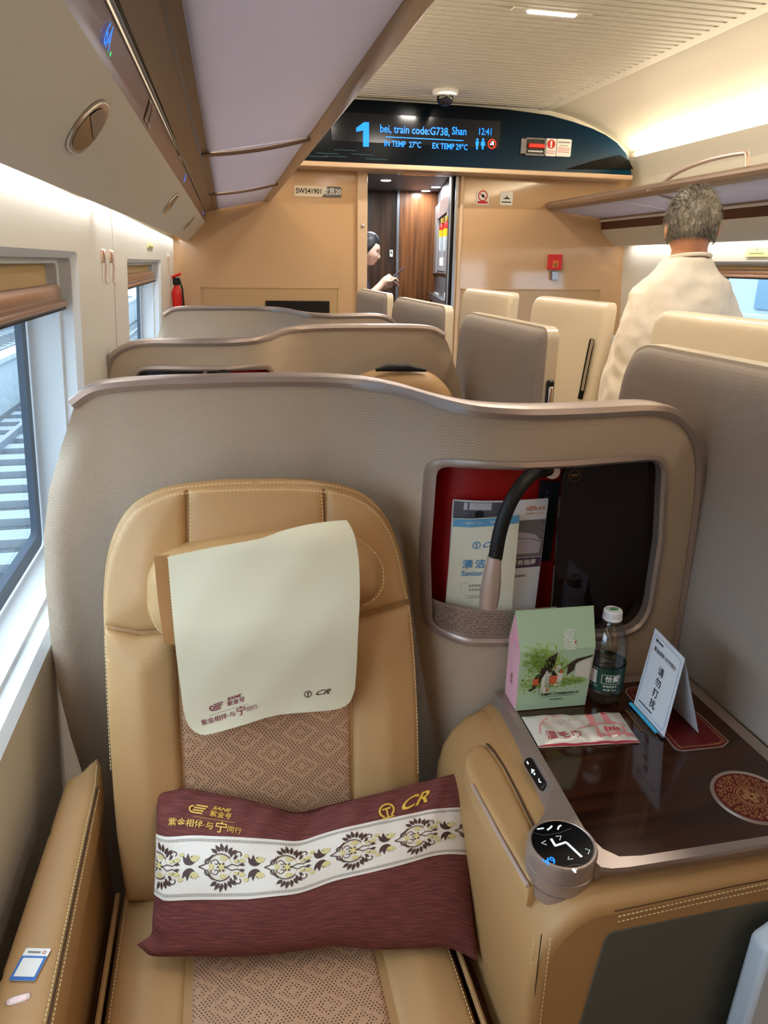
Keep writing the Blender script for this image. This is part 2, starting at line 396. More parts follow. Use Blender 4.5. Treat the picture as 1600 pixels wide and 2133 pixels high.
# flat graphics mapped to surfaces
_fonts = {}
class Draw:
    def __init__(s): s.v = []; s.f = []
    def tri(s, vs, fs): n = len(s.v); s.v += [tuple(p)[:2] for p in vs]; s.f += [tuple(i+n for i in f) for f in fs]
    def poly(s, pts):
        pts = [Vector((p[0], p[1])) for p in pts]; n = len(pts)
        r = delaunay_2d_cdt(pts, [(i, (i+1) % n) for i in range(n)], [], 0, 1e-9)
        vs = [v for v in r[0]]; fs = [f for f in r[2] if len(f) == 3]
        if fs:
            c = np.array([[sum(vs[i][k] for i in f)/3 for k in (0, 1)] for f in fs]); ok = inside(c, pts); s.tri(vs, [f for f, k in zip(fs, ok) if k])
        return s
    def rect(s, x0, y0, x1, y1): s.tri([(x0, y0), (x1, y0), (x1, y1), (x0, y1)], [(0, 1, 2, 3)]); return s
    def grid(s, x0, y0, x1, y1, nx, ny):
        vs = [(x0+(x1-x0)*i/nx, y0+(y1-y0)*j/ny) for j in range(ny+1) for i in range(nx+1)]
        s.tri(vs, [(j*(nx+1)+i, j*(nx+1)+i+1, (j+1)*(nx+1)+i+1, (j+1)*(nx+1)+i) for j in range(ny) for i in range(nx)]); return s
    def circle(s, x, y, r, n=20, ry=None): ry = ry or r; s.tri([(x+r*math.cos(2*math.pi*k/n), y+ry*math.sin(2*math.pi*k/n)) for k in range(n)], [tuple(range(n))]); return s
    def stroke(s, pts, w, w1=None):
        pts = [Vector((p[0], p[1])) for p in pts]; vs = []; n = len(pts)
        for i, p in enumerate(pts):
            t = pts[min(i+1, n-1)]-pts[max(i-1, 0)]
            if t.length < 1e-9: t = Vector((1, 0))
            t.normalize(); nn = Vector((-t.y, t.x)); ww = w if w1 is None else w+(w1-w)*i/(n-1); vs += [p+nn*ww/2, p-nn*ww/2]
        s.tri(vs, [(2*i, 2*i+1, 2*i+3, 2*i+2) for i in range(n-1)]); return s
    def arc(s, x, y, r, a0, a1, w, n=16, r1=None):
        r1 = r if r1 is None else r1
        return s.stroke([(x+(r+(r1-r)*k/n)*math.cos(math.radians(a0+(a1-a0)*k/n)), y+(r+(r1-r)*k/n)*math.sin(math.radians(a0+(a1-a0)*k/n))) for k in range(n+1)], w)
    def leaf(s, x, y, ang, L, W):
        a = math.radians(ang); u = Vector((math.cos(a), math.sin(a))); v = Vector((-u.y, u.x)); p = Vector((x, y))
        prof = [(0, 0), (.25, .42), (.5, .5), (.8, .25), (1, 0), (.8, -.2), (.5, -.45), (.25, -.35)]
        s.tri([p+u*L*a_+v*W*b_ for a_, b_ in prof], [tuple(range(8))]); return s
    def text(s, t, x, y, size, align='CENTER', shear=0., rot=0., sx=1., bold=0., vertical=False, space=1.):
        if vertical:
            for i, ch in enumerate(t): s.text(ch, x, y-i*size*vertical, size, 'CENTER', shear, rot, sx, bold)
            return s
        cu = bpy.data.curves.new('t', 'FONT'); cu.body = t; cu.size = 1.0; cu.align_x = align; cu.align_y = 'CENTER'; cu.shear = 0; cu.offset = bold; cu.resolution_u = 3; cu.space_character = space
        ob = bpy.data.objects.new('t', cu); me = bpy.data.meshes.new_from_object(ob)
        ca, sa = math.cos(rot), math.sin(rot)
        vs = []
        for v in me.vertices:
            a, b = (v.co.x+v.co.y*shear)*size*sx, v.co.y*size; vs.append((x+a*ca-b*sa, y+a*sa+b*ca))
        s.tri(vs, [tuple(p.vertices) for p in me.polygons]); bpy.data.objects.remove(ob); bpy.data.meshes.remove(me); bpy.data.curves.remove(cu); return s
    def build(s, name, m, parent, fn, label=None):
        o = mk(name, [fn(x, y) for x, y in s.v], s.f, m, parent, False)
        if label: o['label'] = label
        return o
def frame(o, U, V_, off=.0006):
    o = Vector(o); U = Vector(U).normalized(); V_ = Vector(V_).normalized(); N_ = U.cross(V_)
    return lambda x, y: o+U*x+V_*y+N_*off
def dashes(d, x0, x1, y, h, k):
    for i in range(k): a = x0+(x1-x0)*i/k; d.rect(a, y-h/2, a+(x1-x0)/k*.8, y+h/2)
def rail_emblem(d, x, y, r, w):
    d.arc(x, y, r, -52, 232, w, 22); d.stroke([(x-r*.4, y+r*.42), (x+r*.4, y+r*.42)], w*1.3); d.stroke([(x, y+r*.4), (x, y-r*.9)], w*1.2); d.stroke([(x-r*.62, y-r*.95), (x+r*.62, y-r*.95)], w*1.1)
def swoosh(d, x, y, s):
    for i, (a, b) in enumerate(((-.1, 1.5), (-.35, 1.2), (-.5, .95), (-.3, .8))):
        yy = y+s*(.62-.36*i); d.stroke([(x+s*a+yy*0, yy), (x+s*b, yy+s*.02)], s*.2)
    d.arc(x-s*.45, y+s*.02, s*.46, 80, 290, s*.22, 12)
# ================================================================ SETTING
YN, YE = -1.6, 5.0
def XL(z): return -.268-.065*max(0, 1.5-z)
def XR(z): return 2.86+.07*max(0, 1.5-z)
struct(MB().box((-.6, YN, -.05), (3.2, 7.0, 0)).build('floor', FLOOR))
W1 = (.02, 1.62, .76, 1.395); W2 = (2.46, 3.86, .76, 1.385); W3 = (2.55, 4.03, .80, 1.42); W4 = (.3, 2.1, .80, 1.42)
def rect(y0, y1, z0, z1): return [(y0, z0), (y1, z0), (y1, z1), (y0, z1)]
struct(sheet('wall_left', rect(YN, 5.02, 0, 2.3), WALLW, None, lambda u, v, k: (XL(v)-k, u, v), [rpoly(rect(*W1), .02), rpoly(rect(*W2), .02)], .12, .02))
struct(sheet('wall_right', rect(YN, 5.02, 0, 2.1), WALLW, None, lambda u, v, k: (XR(v)+k, u, v), [rpoly(rect(*W3), .02), rpoly(rect(*W4), .02)], .12, .02))
struct(MB().box((-.6, YN-.05, 0), (3.2, YN, 2.5)).build('wall_back', TANWALL))
# ceiling with transverse grooves
c = MB(); XA, XB, Z0 = .46, 2.13, 2.35
y = YN; P_ = .0575
while y < 4.95:
    c.box((XA, y, Z0), (XB, min(y+P_-.021, 4.98), Z0+.016)); y += P_
struct(MB().box((XA-.1, YN, Z0+.0155), (XB+.07, 4.98, Z0+.03)).build('ceiling_backing', mat('ceiling_gap', (122, 112, 100), .7))); c.box((XB, YN, Z0), (XB+.068, 4.98, Z0+.02)); c.box((XA-.07, YN, Z0), (XA, 4.98, Z0+.02))
struct(c.build('ceiling', CEIL, smooth=False))
def prof_bar(prof, y0, y1): return MB().extrude([(x, y0, z) for x, z in prof], (0, y1-y0, 0))
cov = [(2.203, 2.352), (2.38, 2.318), (2.55, 2.262), (2.68, 2.205), (2.78, 2.15), (2.86, 2.09), (2.91, 2.04)]
covS = [p[:] for p in spl([(a, b, 0) for a, b in cov], 4, False)]
def strip_open(prof, y0, y1, th=.006):
    n = len(prof); return MB().loft([[(p[0], y, p[1]) for p in prof]+[(p[0], y, p[1]+th) for p in reversed(prof)] for y in (y0, y1)])
cp = [(p[0], p[1]) for p in covS]
struct(strip_open(cp, YN, 4.99).build('trim_cove_right', COVE))
struct(strip_open([(2.6-a, b) for a, b in cp], YN, 4.99).build('trim_cove_left', COVE))
struct(prof_bar([(2.806, 2.118), (2.81, 2.13), (2.82, 2.13), (2.845, 2.06), (2.95, 2.0), (2.95, 1.6), (2.875, 1.6), (2.872, 1.85), (2.862, 1.95), (2.835, 2.04), (2.812, 2.09)], YN, 4.99).build('trim_cornice_right', WALLW))
struct(prof_bar([(2.6-a, b) for a, b in [(2.806, 2.118), (2.81, 2.13), (2.82, 2.13), (2.845, 2.06), (2.95, 2.0), (2.95, 1.6), (2.875, 1.6), (2.872, 1.85), (2.862, 1.95), (2.835, 2.04), (2.812, 2.09)]], YN, 4.99).build('trim_cornice_left', WALLW))
# end wall with doorway
DX0, DX1, DZ = .972, 1.572, 1.938
struct(sheet('wall_end', [(-.34, 0), (2.97, 0), (2.97, 2.02), (-.34, 2.02)], TANWALL, None, lambda u, v, k: (u, YE+k, v), [[(DX0, .001), (DX1, .001), (DX1, DZ), (DX0, DZ)]], .3, .06, smooth=False))
struct(MB().box((-.34, 4.985, 2.02), (2.97, 5.02, 2.44)).build('wall_end_upper', COVE))
struct(MB().box((.905, 4.972, 0), (.972, 5.07, 1.975)).build('trim_doorpost_left', TANTRIM, bevel=.004))
struct(MB().box((1.606, 4.98, 0), (1.63, 5.07, 1.975)).build('trim_doorpost_right', TANTRIM, bevel=.003))
# sliding door edge and steel channel
d = thing('sliding_door', 'steel-edged glass sliding door pushed open into the right side of the end doorway', 'door', (1.585, 5.03, 0))
MB().box((1.546, 5.01, 0), (1.556, 5.05, 1.945)).build('leading_edge', STEEL, d, bevel=.002)
MB().box((1.556, 5.016, 0), (1.572, 5.046, 1.945)).build('rubber_seal', BLACKR, d)
MB().box((1.572, 4.985, 0), (1.590, 5.05, 1.95)).build('steel_channel', STEEL, d, bevel=.002)
k_ = PY(756, 470, 4.97); MB().lathe(k_, [(.012, 0), (.012, .006), (.006, .010)], 16, (0, -1, 0)).build('trim_door_lock', ROSE2)['kind'] = 'structure'
# recessed furniture panels low on the end wall
for nm, a, b in (('trim_panel_left', -.116, .78), ('trim_panel_right', 1.644, 2.708)):
    g = MB(); zt = 1.225
    for q in (((a, 4.994, zt-.008), (b, 5.0, zt)), ((a, 4.994, .4), (a+.008, 5.0, zt)), ((b-.008, 4.994, .4), (b, 5.0, zt))): g.box(*q)
    g.box((a+.008, 4.997, .4), (b-.008, 5.0, zt-.008)); struct(g.build(nm, mat('bronze_inset_'+nm[-4:], (182, 150, 108), .3), bevel=.001))
tag(MB().box((.29, 4.985, .95), (.717, 4.999, 1.14)).build('wall_screen', BLACK, bevel=.004), 'black flat screen set in the tan end wall behind the third pod', 'screen')
# ---- header over the door
H0 = 4.86
hp = [PY(x, y, H0) for x, y in ((1318, 350), (1312, 335), (1303, 318), (1285, 297), (1262, 281), (1235, 268), (1195, 254), (1145, 240), (1060, 228), (980, 221), (900, 216))]
right = [(p.x, p.z) for p in hp]; right[0] = (right[0][0], 1.962)
ol = right+[(2.58-x, z) for x, z in reversed(right)]
hd = thing('door_header_display', 'curved dark blue header panel with glowing blue passenger display over the doorway', 'display', (1.3, 4.9, 1.95))
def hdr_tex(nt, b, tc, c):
    x, y, z = sep(nt, tc.outputs['Object']); g = ((x-1.2)*.62-(z-2.0)*1.1).op('MINIMUM', 1.).op('MAXIMUM', 0.)  # colour ramps from near-black to teal toward the lower right
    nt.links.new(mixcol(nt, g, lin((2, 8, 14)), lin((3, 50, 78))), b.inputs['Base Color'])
HDR = mat('navy_ramp_panel', (3, 30, 48), .22, spec=.12, tex=hdr_tex)
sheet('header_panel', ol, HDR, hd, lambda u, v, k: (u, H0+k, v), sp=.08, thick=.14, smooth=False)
f1 = [PY(x, y, H0-.004) for x, y in ((1318, 352), (1308, 334), (1296, 326), (1290, 323), (1240, 334), (1180, 352))]
sheet('corner_fairing', [(p.x, max(p.z, 1.966)) for p in f1], mat('matt_black', (8, 8, 9), .6, spec=.1), hd, lambda u, v, k: (u, H0-.012+k, v), sp=.05, thick=.02, smooth=False)
sh = [(-.22, 4.99), (-.22, 4.83), (.2, 4.805), (1.3, 4.795), (2.4, 4.805), (2.77, 4.83), (2.77, 4.99)]
MB().extrude([(x, y, 1.938) for x, y in sh], (0, 0, .030)).build('shelf_trim', TANTRIM, hd, bevel=.006)
MB().box((1.19, 4.85, 1.9365), (1.44, 4.865, 1.9385)).build('door_sensor', BLACK, hd)
sc_ = Draw(); hfr = frame((0, H0-.001, 0), (1, 0, 0), (0, 0, 1))
p0 = PY(690, 232, H0); p1 = PY(1040, 310, H0)
MB().box((p0.x, H0-.003, p1.z), (p1.x, H0, p0.z)).build('screen', mat('screen_black', (4, 10, 20), .15), hd)
def T(px, py): p = PY(px, py, H0-.004); return p.x, p.z
fz = frame((0, H0-.0045, 0), (1, 0, 0), (0, 0, 1))
x, z = T(757, 280); sc_.poly([(x+.035, z+.068), (x+.004, z+.068), (x-.045, z+.034), (x-.045, z+.012), (x-.002, z+.022), (x-.002, z-.068), (x+.035, z-.068)])
x, z = T(791, 268); sc_.text('bei, train code:G738,', x, z, .062, 'LEFT', bold=.012, sx=.86)
x, z = T(941, 273); sc_.text('Shan', x, z, .062, 'LEFT', bold=.012, sx=.86)
x, z = T(1011, 275); sc_.text('12:41', x, z, .056, bold=.01, sx=.8)
x, z = T(800, 299); sc_.text('IN TEMP  27°C', x, z, .046, 'LEFT', bold=.016, sx=.82)
x, z = T(900, 304); sc_.text('EX TEMP 29°C', x, z, .046, 'LEFT', bold=.016, sx=.82)
a = T(803, 285); b = T(965, 293); sc_.stroke([a, ((a[0]+b[0])/2, (a[1]+b[1])/2), b], .005)
for px in (994, 1006):
    x, z = T(px, 299); sc_.circle(x, z+.022, .008, 12); sc_.poly([(x-.012, z+.012), (x+.012, z+.012), (x+(.015 if px > 1000 else .009), z-.012), (x+.006, z-.012), (x+.006, z-.034), (x-.006, z-.034), (x-.006, z-.012), (x-(.015 if px > 1000 else .009), z-.012)])
sc_.build('blue_message', BLUELED, hd, fz)
x, z = T(1025, 300); q = Draw(); q.arc(x, z, .026, 0, 360, .006, 24); q.stroke([(x-.018, z+.018), (x+.018, z-.018)], .005); q.build('no_smoking_ring', mat('red_led', (230, 50, 30), .5, emit=(230, 50, 30), estr=.8), hd, fz)
q = Draw(); q.rect(x-.014, z-.006, x+.012, z+.002); q.circle(x+.004, z+.009, .008, 10); q.build('smoke_symbol', SOFTLED, hd, fz)
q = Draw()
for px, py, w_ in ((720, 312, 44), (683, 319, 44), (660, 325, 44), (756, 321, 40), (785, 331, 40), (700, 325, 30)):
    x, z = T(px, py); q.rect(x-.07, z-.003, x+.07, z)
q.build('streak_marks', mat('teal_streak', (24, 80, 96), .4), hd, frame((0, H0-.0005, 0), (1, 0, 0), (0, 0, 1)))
# emergency brake box and two stickers on the header
e = thing('emergency_brake_box', 'grey recessed box with red emergency handle on the blue header', 'emergency handle', tuple(PY(1109, 305, H0)))
a, b = PY(1086, 286, H0), PY(1135, 326, H0)
fr_ = MB(); Y_ = H0-.012
for q in (((a.x, Y_, b.z), (b.x, H0, b.z+.012)), ((a.x, Y_, a.z-.010), (b.x, H0, a.z)), ((a.x, Y_, b.z), (a.x+.035, H0, a.z)), ((b.x-.012, Y_, b.z), (b.x, H0, a.z))): fr_.box(*q)
fr_.build('bezel', mat('grey_bezel', (120, 116, 118), .4), e, bevel=.002)
MB().box((a.x+.03, H0-.002, b.z+.008), (b.x-.01, H0-.001, a.z-.008)).build('recess', BLACK, e)
MB().box((a.x+.05, H0-.022, b.z+.045), (b.x-.013, H0-.004, a.z-.034)).build('red_handle', REDP, e, bevel=.004)
MB().box((a.x+.048, H0-.012, b.z+.02), (b.x-.02, H0-.004, b.z+.032)).build('grey_tab', STEEL, e, bevel=.002)
def sticker(nm, label, px0, py0, px1, py1, Y, fn, base=WHITE):
    a, b = PY(px0, py0, Y), PY(px1, py1, Y); t = thing(nm, label, 'sign', ((a.x+b.x)/2, Y, b.z))
    W_, H_ = b.x-a.x, a.z-b.z
    sheet('sign_plate', rpoly([(a.x, b.z), (b.x, b.z), (b.x, a.z), (a.x, a.z)], .01), base, t, lambda u, v, k: (u, Y-.002+k, v), sp=.05, thick=.002, smooth=False)
    F_ = frame(((a.x+b.x)/2, Y-.0028, (a.z+b.z)/2), (1, 0, 0), (0, 0, 1), .0003); fn(t, W_, H_, F_); return t
def s_excl(t, W_, H_, F_):
    q = Draw(); q.circle(0, H_*.18, W_*.36, 20, H_*.26); q.rect(-W_*.35, -H_*.22, W_*.35, -H_*.19); q.rect(-W_*.35, -H_*.34, W_*.35, -H_*.31); q.build('red_disc', REDINK, t, F_)
    F2 = lambda x, y: F_(x, y)-Vector((0, .0004, 0)); q = Draw(); q.rect(-.006, H_*.12, .006, H_*.36); q.circle(0, H_*.04, .007, 10); q.build('exclamation', WHITE, t, F2)
sticker('notice_sticker', 'small white sticker with red exclamation disc right of the red handle box', 1137, 288, 1158, 326, H0, s_excl)
def s_lines(t, W_, H_, F_):
    q = Draw(); q.rect(-W_*.4, H_*.28, W_*.4, H_*.34); q.rect(-W_*.3, H_*.1, W_*.3, H_*.13); q.build('grey_text', GREYINK, t, F_)
    q = Draw(); [q.rect(-W_*.42, H_*(-.04-.11*i), W_*.42, H_*(-.01-.11*i)) for i in range(3)]; q.build('red_text', REDINK, t, F_)
sticker('notice_sticker', 'wider white sticker with lines of red small print at the right on the header', 1160, 289, 1188, 327, H0, s_lines)
def s_nosmoke(t, W_, H_, F_):
    q = Draw(); q.arc(0, H_*.14, W_*.34, 0, 360, W_*.08, 24); q.stroke([(-W_*.22, H_*.3), (W_*.22, -H_*.02)], W_*.07); q.rect(-W_*.4, -H_*.42, W_*.4, -H_*.24); q.build('red_marks', REDINK, t, F_)
    q = Draw(); q.leaf(0, H_*.02, 80, H_*.26, W_*.25); q.leaf(.005, H_*.02, 110, H_*.22, W_*.2); q.build('smoke_mark', GREYINK, t, F_)
sticker('no_smoking_sign', 'white and red no smoking sticker right of the doorway on the tan wall', 993, 397, 1018, 427, 4.998, s_nosmoke)
def s_shoe(t, W_, H_, F_):
    q = Draw(); q.poly([(-W_*.25, 0), (-W_*.05, .004), (0, H_*.16), (W_*.08, H_*.2), (W_*.06, .006), (W_*.28, 0), (W_*.28, -H_*.06), (-W_*.25, -H_*.06)]); q.rect(-W_*.38, -H_*.32, W_*.38, -H_*.24); q.build('black_mark', INK, t, F_)
sticker('notice_sign', 'white sticker with small black figure, second from the doorway on the tan wall', 1043, 398, 1067, 428, 4.998, s_shoe)
# car number plate
def s_plate(t, W_, H_, F_):
    q = Draw(); q.tri([(W_*.08, -H_/2), (W_*.48, -H_/2), (W_/2, -H_*.42), (W_/2, H_*.42), (W_*.48, H_/2), (W_*.2, H_/2)], [(0, 1, 2, 3, 4, 5)]); q.build('grey_field', mat('dark_grey_field', (92, 86, 86), .4), t, F_)
    F2 = lambda x, y: F_(x, y)-Vector((0, .0004, 0))
    q = Draw(); q.text('SW541901', -W_*.19, 0, .042, bold=.02, sx=.9); q.build('plate_number', INK, t, F2)
    q = Draw(); q.text('定员20', W_*.30, 0, .044, bold=.012, sx=.9); q.build('seat_count', WHITE, t, F2)
sticker('car_number_plate', 'cream and grey plate reading SW541901 on the tan wall left of the doorway', 613, 386, 711, 412, 4.998, s_plate, mat('plate_cream', (222, 208, 184), .4))
# red call box
a, b = PY(1142, 530, 4.998), PY(1167, 562, 4.998)
rb = thing('red_notice_box', 'small red box with gold symbol mounted on the tan wall right of the doorway', 'box', ((a.x+b.x)/2, 4.99, b.z))
MB().box((a.x, 4.975, b.z), (b.x, 4.998, a.z)).build('case', REDP, rb, bevel=.003)
q = Draw(); q.text('ϟ', 0, -.01, .04, bold=.02); q.stroke([(-.018, -.03), (0, -.012), (-.01, -.02), (.018, -.026)], .005); q.circle(0, -.022, .009, 12); q.build('gold_symbol', GOLD, rb, frame(((a.x+b.x)/2, 4.9745, (a.z+b.z)/2), (1, 0, 0), (0, 0, 1)))
c_ = PY(1152, 574, 4.998); MB().box((c_.x-.02, 4.97, c_.z-.03), (c_.x+.03, 4.998, c_.z+.028)).build('door_sensor_socket', STEEL, rb, bevel=.003)
# camera dome on the ceiling
cc = PZ(928, 188, 2.35); dm = thing('security_camera', 'white ceiling dome camera with dark bubble in front of the blue header', 'security camera', (cc.x, cc.y, 2.28))
MB().lathe((cc.x, cc.y, 2.35), [(.075, 0), (.078, -.012), (.066, -.03), (.05, -.034)], 28).build('base', WHITE, dm)
MB().lathe((cc.x, cc.y, 2.35), [(.05, -.03), (.05, -.045), (.042, -.066), (.026, -.08), (.002, -.086)], 28).build('dark_bubble', mat('smoked_dome', (14, 14, 16), .06), dm)
# ceiling slot lights
for i, (x0, yy) in enumerate(((1.37, 3.16), (1.37, 1.75), (1.37, .3), (1.37, -1.2), (1.37, 4.4))):
    if yy != 3.16: continue
    l = thing('ceiling_slot_light', 'glowing white slot light set in the ribbed ceiling', 'ceiling light', (x0, yy, 2.34))
    MB().box((x0-.105, yy-.012, 2.336), (x0+.105, yy+.012, 2.349)).build('diffuser', LAMPM, l, bevel=.009, seg=4)
    MB().box((x0-.17, yy-.019, 2.344), (x0+.17, yy+.019, 2.3495)).build('frame', CEIL, l, bevel=.002)
# ---- windows
def window(nm, W_, side, blind_drop, label_blind, bgap=.0):
    y0, y1, z0, z1 = W_; X = XL if side < 0 else XR; s = side; D = .112
    rings = []
    def ring(dx, ins): return [(X(zz)+s*dx, yy, zz) for yy, zz in [(p[0], p[1]) for p in rpoly(rect(y0+ins, y1-ins, z0+(ins if dx < .12 else ins), z1-ins), .02)]]
    m = MB().loft([ring(.0, 0), ring(.012, .012), ring(.035, .014), ring(.037, .022), ring(D, .026)], caps=False)
    struct(m.build(nm+'_reveal' if False else 'trim_'+nm, WALLSH))
    g = MB(); a = ring(D-.004, .028); b = ring(D-.004, .075); g.loft([ring(D-.012, .028), ring(D-.012, .06), ring(D+.0, .066)], caps=False)
    struct(g.build('trim_'+nm+'_gasket', mat('gasket_'+nm, (88, 106, 126), .5), smooth=False))
    p = MB(); aa = rect(y0+.02, y1-.02, z0+.02, z1-.02); p.quad(*[(X(zz)+s*(D+.0), yy, zz) for yy, zz in aa]); struct(p.build(nm, PANE, smooth=False))
    # roller blind
    t = thing('roller_blind', label_blind, 'blind', (X(z1)+s*.05, (y0+y1)/2, z1-blind_drop))
    ya, yb = y0+.03, y1-.03; zt = z1-.016; zb = z1-blind_drop
    MB().box(tuple(sorted((X(z1)+s*.058, X(z1)+s*.062)))[0:1]+(ya, zb), (max(X(z1)+s*.058, X(z1)+s*.062), yb, zt)).build('blind_fabric', mat('blind_fabric_'+nm, (186, 160, 118), .9, bump=('noise', 300, .4, .002)), t)
    pr = [(.058, .0), (.040, .002), (.034, -.012), (.036, -.026), (.026, -.032), (.026, -.040), (.036, -.046), (.06, -.046)]
    MB().extrude([(X(z1)+s*a_, ya-.004, zb+b_) for a_, b_ in pr], (0, yb-ya+.008, 0)).build('bottom_rail', mat('rail_'+nm, (178, 142, 118), .28, .6), t, bevel=.002)
    MB().tube([(X(z1)+s*.032, ya, zb-.044), (X(z1)+s*.032, yb, zb-.044)], .004).build('rubber_edge', BLACKR, t)
window('window_1', W1, -1, .062, 'bronze-railed tan roller blind over the large near left window')
window('window_2', W2, -1, .052, 'tan roller blind over the second window on the left wall')
window('window_3', W3, 1, .045, 'brown roller blind at the top of the right window behind the man')
# wall panel seams, hooks, plaques
struct(MB().box((XL(1.5)+.0005-.004, 2.140, .0), (XL(1.5)+.0015, 2.146, 1.5)).build('trim_seam', SEAM)) if False else None
s_ = MB(); s_.loft([[(XL(z)+.0015, 2.139, z), (XL(z)+.0015, 2.147, z), (XL(z)-.004, 2.147, z), (XL(z)-.004, 2.139, z)] for z in (.3, 1.5, 1.53)]); struct(s_.build('trim_seam', mat('seam_light', (190, 186, 176), .5)))
s_ = MB(); s_.loft([[(XR(z)-.0015, 4.35, z), (XR(z)-.0015, 4.355, z), (XR(z)+.004, 4.355, z), (XR(z)+.004, 4.35, z)] for z in (.3, 1.5, 1.53)]); struct(s_.build('trim_seam_right', mat('seam_light2', (190, 186, 176), .5)))
def hook(px, py0, py1, lab):
    p = PX(px, py0, -.262); q = PX(px, py1, -.268); t = thing('coat_hook', lab, 'hook', (q.x, q.y, q.z)); yy = p.y
    x0 = lambda z: XL(z)
    H_ = p.z-q.z; st_ = [(x0(p.z-H_*f)+dx, yy, p.z-H_*f) for f, dx in ((0, .002), (.04, .007), (.15, .009), (.5, .010), (.85, .008), (.95, .009), (1.0, .014))]
    MB().tube(st_, [.003, .0045, .0042, .0034, .003, .0034, .0024], 10).build('hook_bar', ROSE2, t)
    MB().box((x0(p.z)-.004, yy-.006, p.z-.03), (x0(p.z)+.004, yy+.006, p.z+.002)).build('back_plate', mat('pink_gold_plate', (214, 178, 150), .3, .5), t, bevel=.003)
hook(222, 520, 592, 'rose gold coat hook on the nearer side of the left wall seam')
hook(238, 522, 594, 'rose gold coat hook on the farther side of the left wall seam')
hook(353, 530, 568, 'small coat hook above the red extinguisher at the end of the left wall')
p = PX(318, 513, -.262); t = thing('seat_plaque', 'small yellow-green plaque above the second left window', 'sign', (XL(p.z), p.y, p.z-.01))
MB().box((XL(1.45)-.001, p.y-.13, p.z-.008), (XL(1.45)+.002, p.y+.13, p.z+.010)).build('plate', mat('pale_yellow', (226, 226, 160), .5), t)
q = Draw(); dashes(q, -.10, .10, -.003, .006, 5); q.build('lettering', mat('olive_ink', (120, 124, 60), .6), t, frame((XL(1.45)+.0024, p.y, p.z), (0, 1, 0), (0, 0, 1)))
p0 = PX(1560, 525, 2.858); t = thing('seat_plaque', 'pale yellow plaque above the right window', 'sign', (2.857, p0.y-.06, p0.z-.02))
MB().box((2.8545, p0.y-.16, p0.z-.025), (2.858, p0.y+.02, p0.z+.022)).build('plate', mat('pale_yellow2', (232, 230, 160), .5), t)
q = Draw(); dashes(q, -.055, .055, -.008, .006, 6); q.rect(-.006, .008, .006, .014); q.build('lettering', mat('olive_ink2', (120, 124, 60), .6), t, frame((2.8542, p0.y-.07, p0.z), (0, -1, 0), (0, 0, 1)))
# fire extinguisher on left wall far end
p = PX(355, 600, -.262); xx, yy = XL(1.2)+.06, 4.26
xx, yy = XL(1.2)+.036, 4.62
t = thing('fire_extinguisher', 'red fire extinguisher on the left wall beside the tan end wall', 'fire extinguisher', (xx, yy, 1.0))
MB().lathe((xx, yy, 1.0), [(.03, 0), (.032, .02), (.032, .19), (.03, .21), (.014, .24), (.014, .25)], 24).build('cylinder', REDP, t)
MB().box((xx-.02, yy-.02, 1.245), (xx+.02, yy+.03, 1.29)).build('valve', BLACK, t, bevel=.006)
MB().tube([(xx, yy, 1.27), (xx+.02, yy-.03, 1.28), (xx+.034, yy-.036, 1.22), (xx+.034, yy-.03, 1.12)], .006).build('hose', BLACKR, t)
MB().tube([(xx-.02, yy-.02, 1.29), (xx+.03, yy-.05, 1.31)], .008).build('handle', REDP, t)

# ================================================================ luggage racks
def flare(Y): return max(0., min(1.15, (5-Y)/4.))
def rackbar(prof_far, prof_near, y0, y1, n=6):
    rings = []
    for i in range(n+1):
        Y = y0+(y1-y0)*i/n; t = flare(Y); rings.append([(a[0]+(b[0]-a[0])*t, Y, a[1]+(b[1]-a[1])*t) for a, b in zip(prof_far, prof_near)])
    return MB().loft(rings)
LR = thing('luggage_rack', 'long left luggage rack with frosted panels and grey service panel over the near seats', 'luggage rack', (0, 1.7, 1.5))
sh_ = lambda P, dx, dz=0: [(a+dx, b+dz) for a, b in P]
railP = [(.296, 1.742), (.345, 1.750), (.362, 1.765), (.358, 1.785), (.335, 1.795), (.29, 1.79)]
rackbar(railP, sh_(railP, -.012), YN, 4.985).build('front_rail', BRONZE, LR, bevel=.003)
frP = [(-.012, 1.687), (-.004, 1.683), (.022, 1.692), (.022, 1.72), (-.012, 1.715)]
bandP = [(-.062, 1.672), (-.012, 1.689), (-.012, 1.715), (-.062, 1.70)]
rackbar(bandP, [(-.098, 1.672), (-.05, 1.689), (-.05, 1.715), (-.098, 1.70)], YN, 4.985).build('inner_band', BRONZE, LR)
rackbar(frP, sh_(frP, -.042), YN, 4.985).build('panel_edge_frame', mat('bronze_dark', (120, 98, 80), .35, .4), LR)
rackbar([(-.062, 1.668), (-.066, 1.672), (-.066, 1.70), (-.062, 1.70)], [(-.100, 1.668), (-.107, 1.672), (-.107, 1.70), (-.100, 1.70)], YN, 4.985).build('black_gap', BLACK, LR)
rackbar([(-.052, 1.663), (-.0565, 1.666), (-.064, 1.69), (-.06, 1.69)], [(-.101, 1.663), (-.108, 1.668), (-.115, 1.69), (-.108, 1.69)], YN, 4.985).build('pale_edge', WALLW, LR)
b_f = [(-.068, 1.617), (-.0575, 1.6655), (-.07, 1.68), (-.09, 1.62)]; b_n = [(-.130, 1.617), (-.110, 1.6655), (-.122, 1.68), (-.145, 1.62)]
rackbar(b_f, b_n, YN, 4.985).build('number_strip', BROWN, LR)
gp_f = [(-.185, 1.503), (-.155, 1.522), (-.12, 1.558), (-.09, 1.59), (-.068, 1.617), (-.085, 1.625), (-.14, 1.57), (-.2, 1.515)]
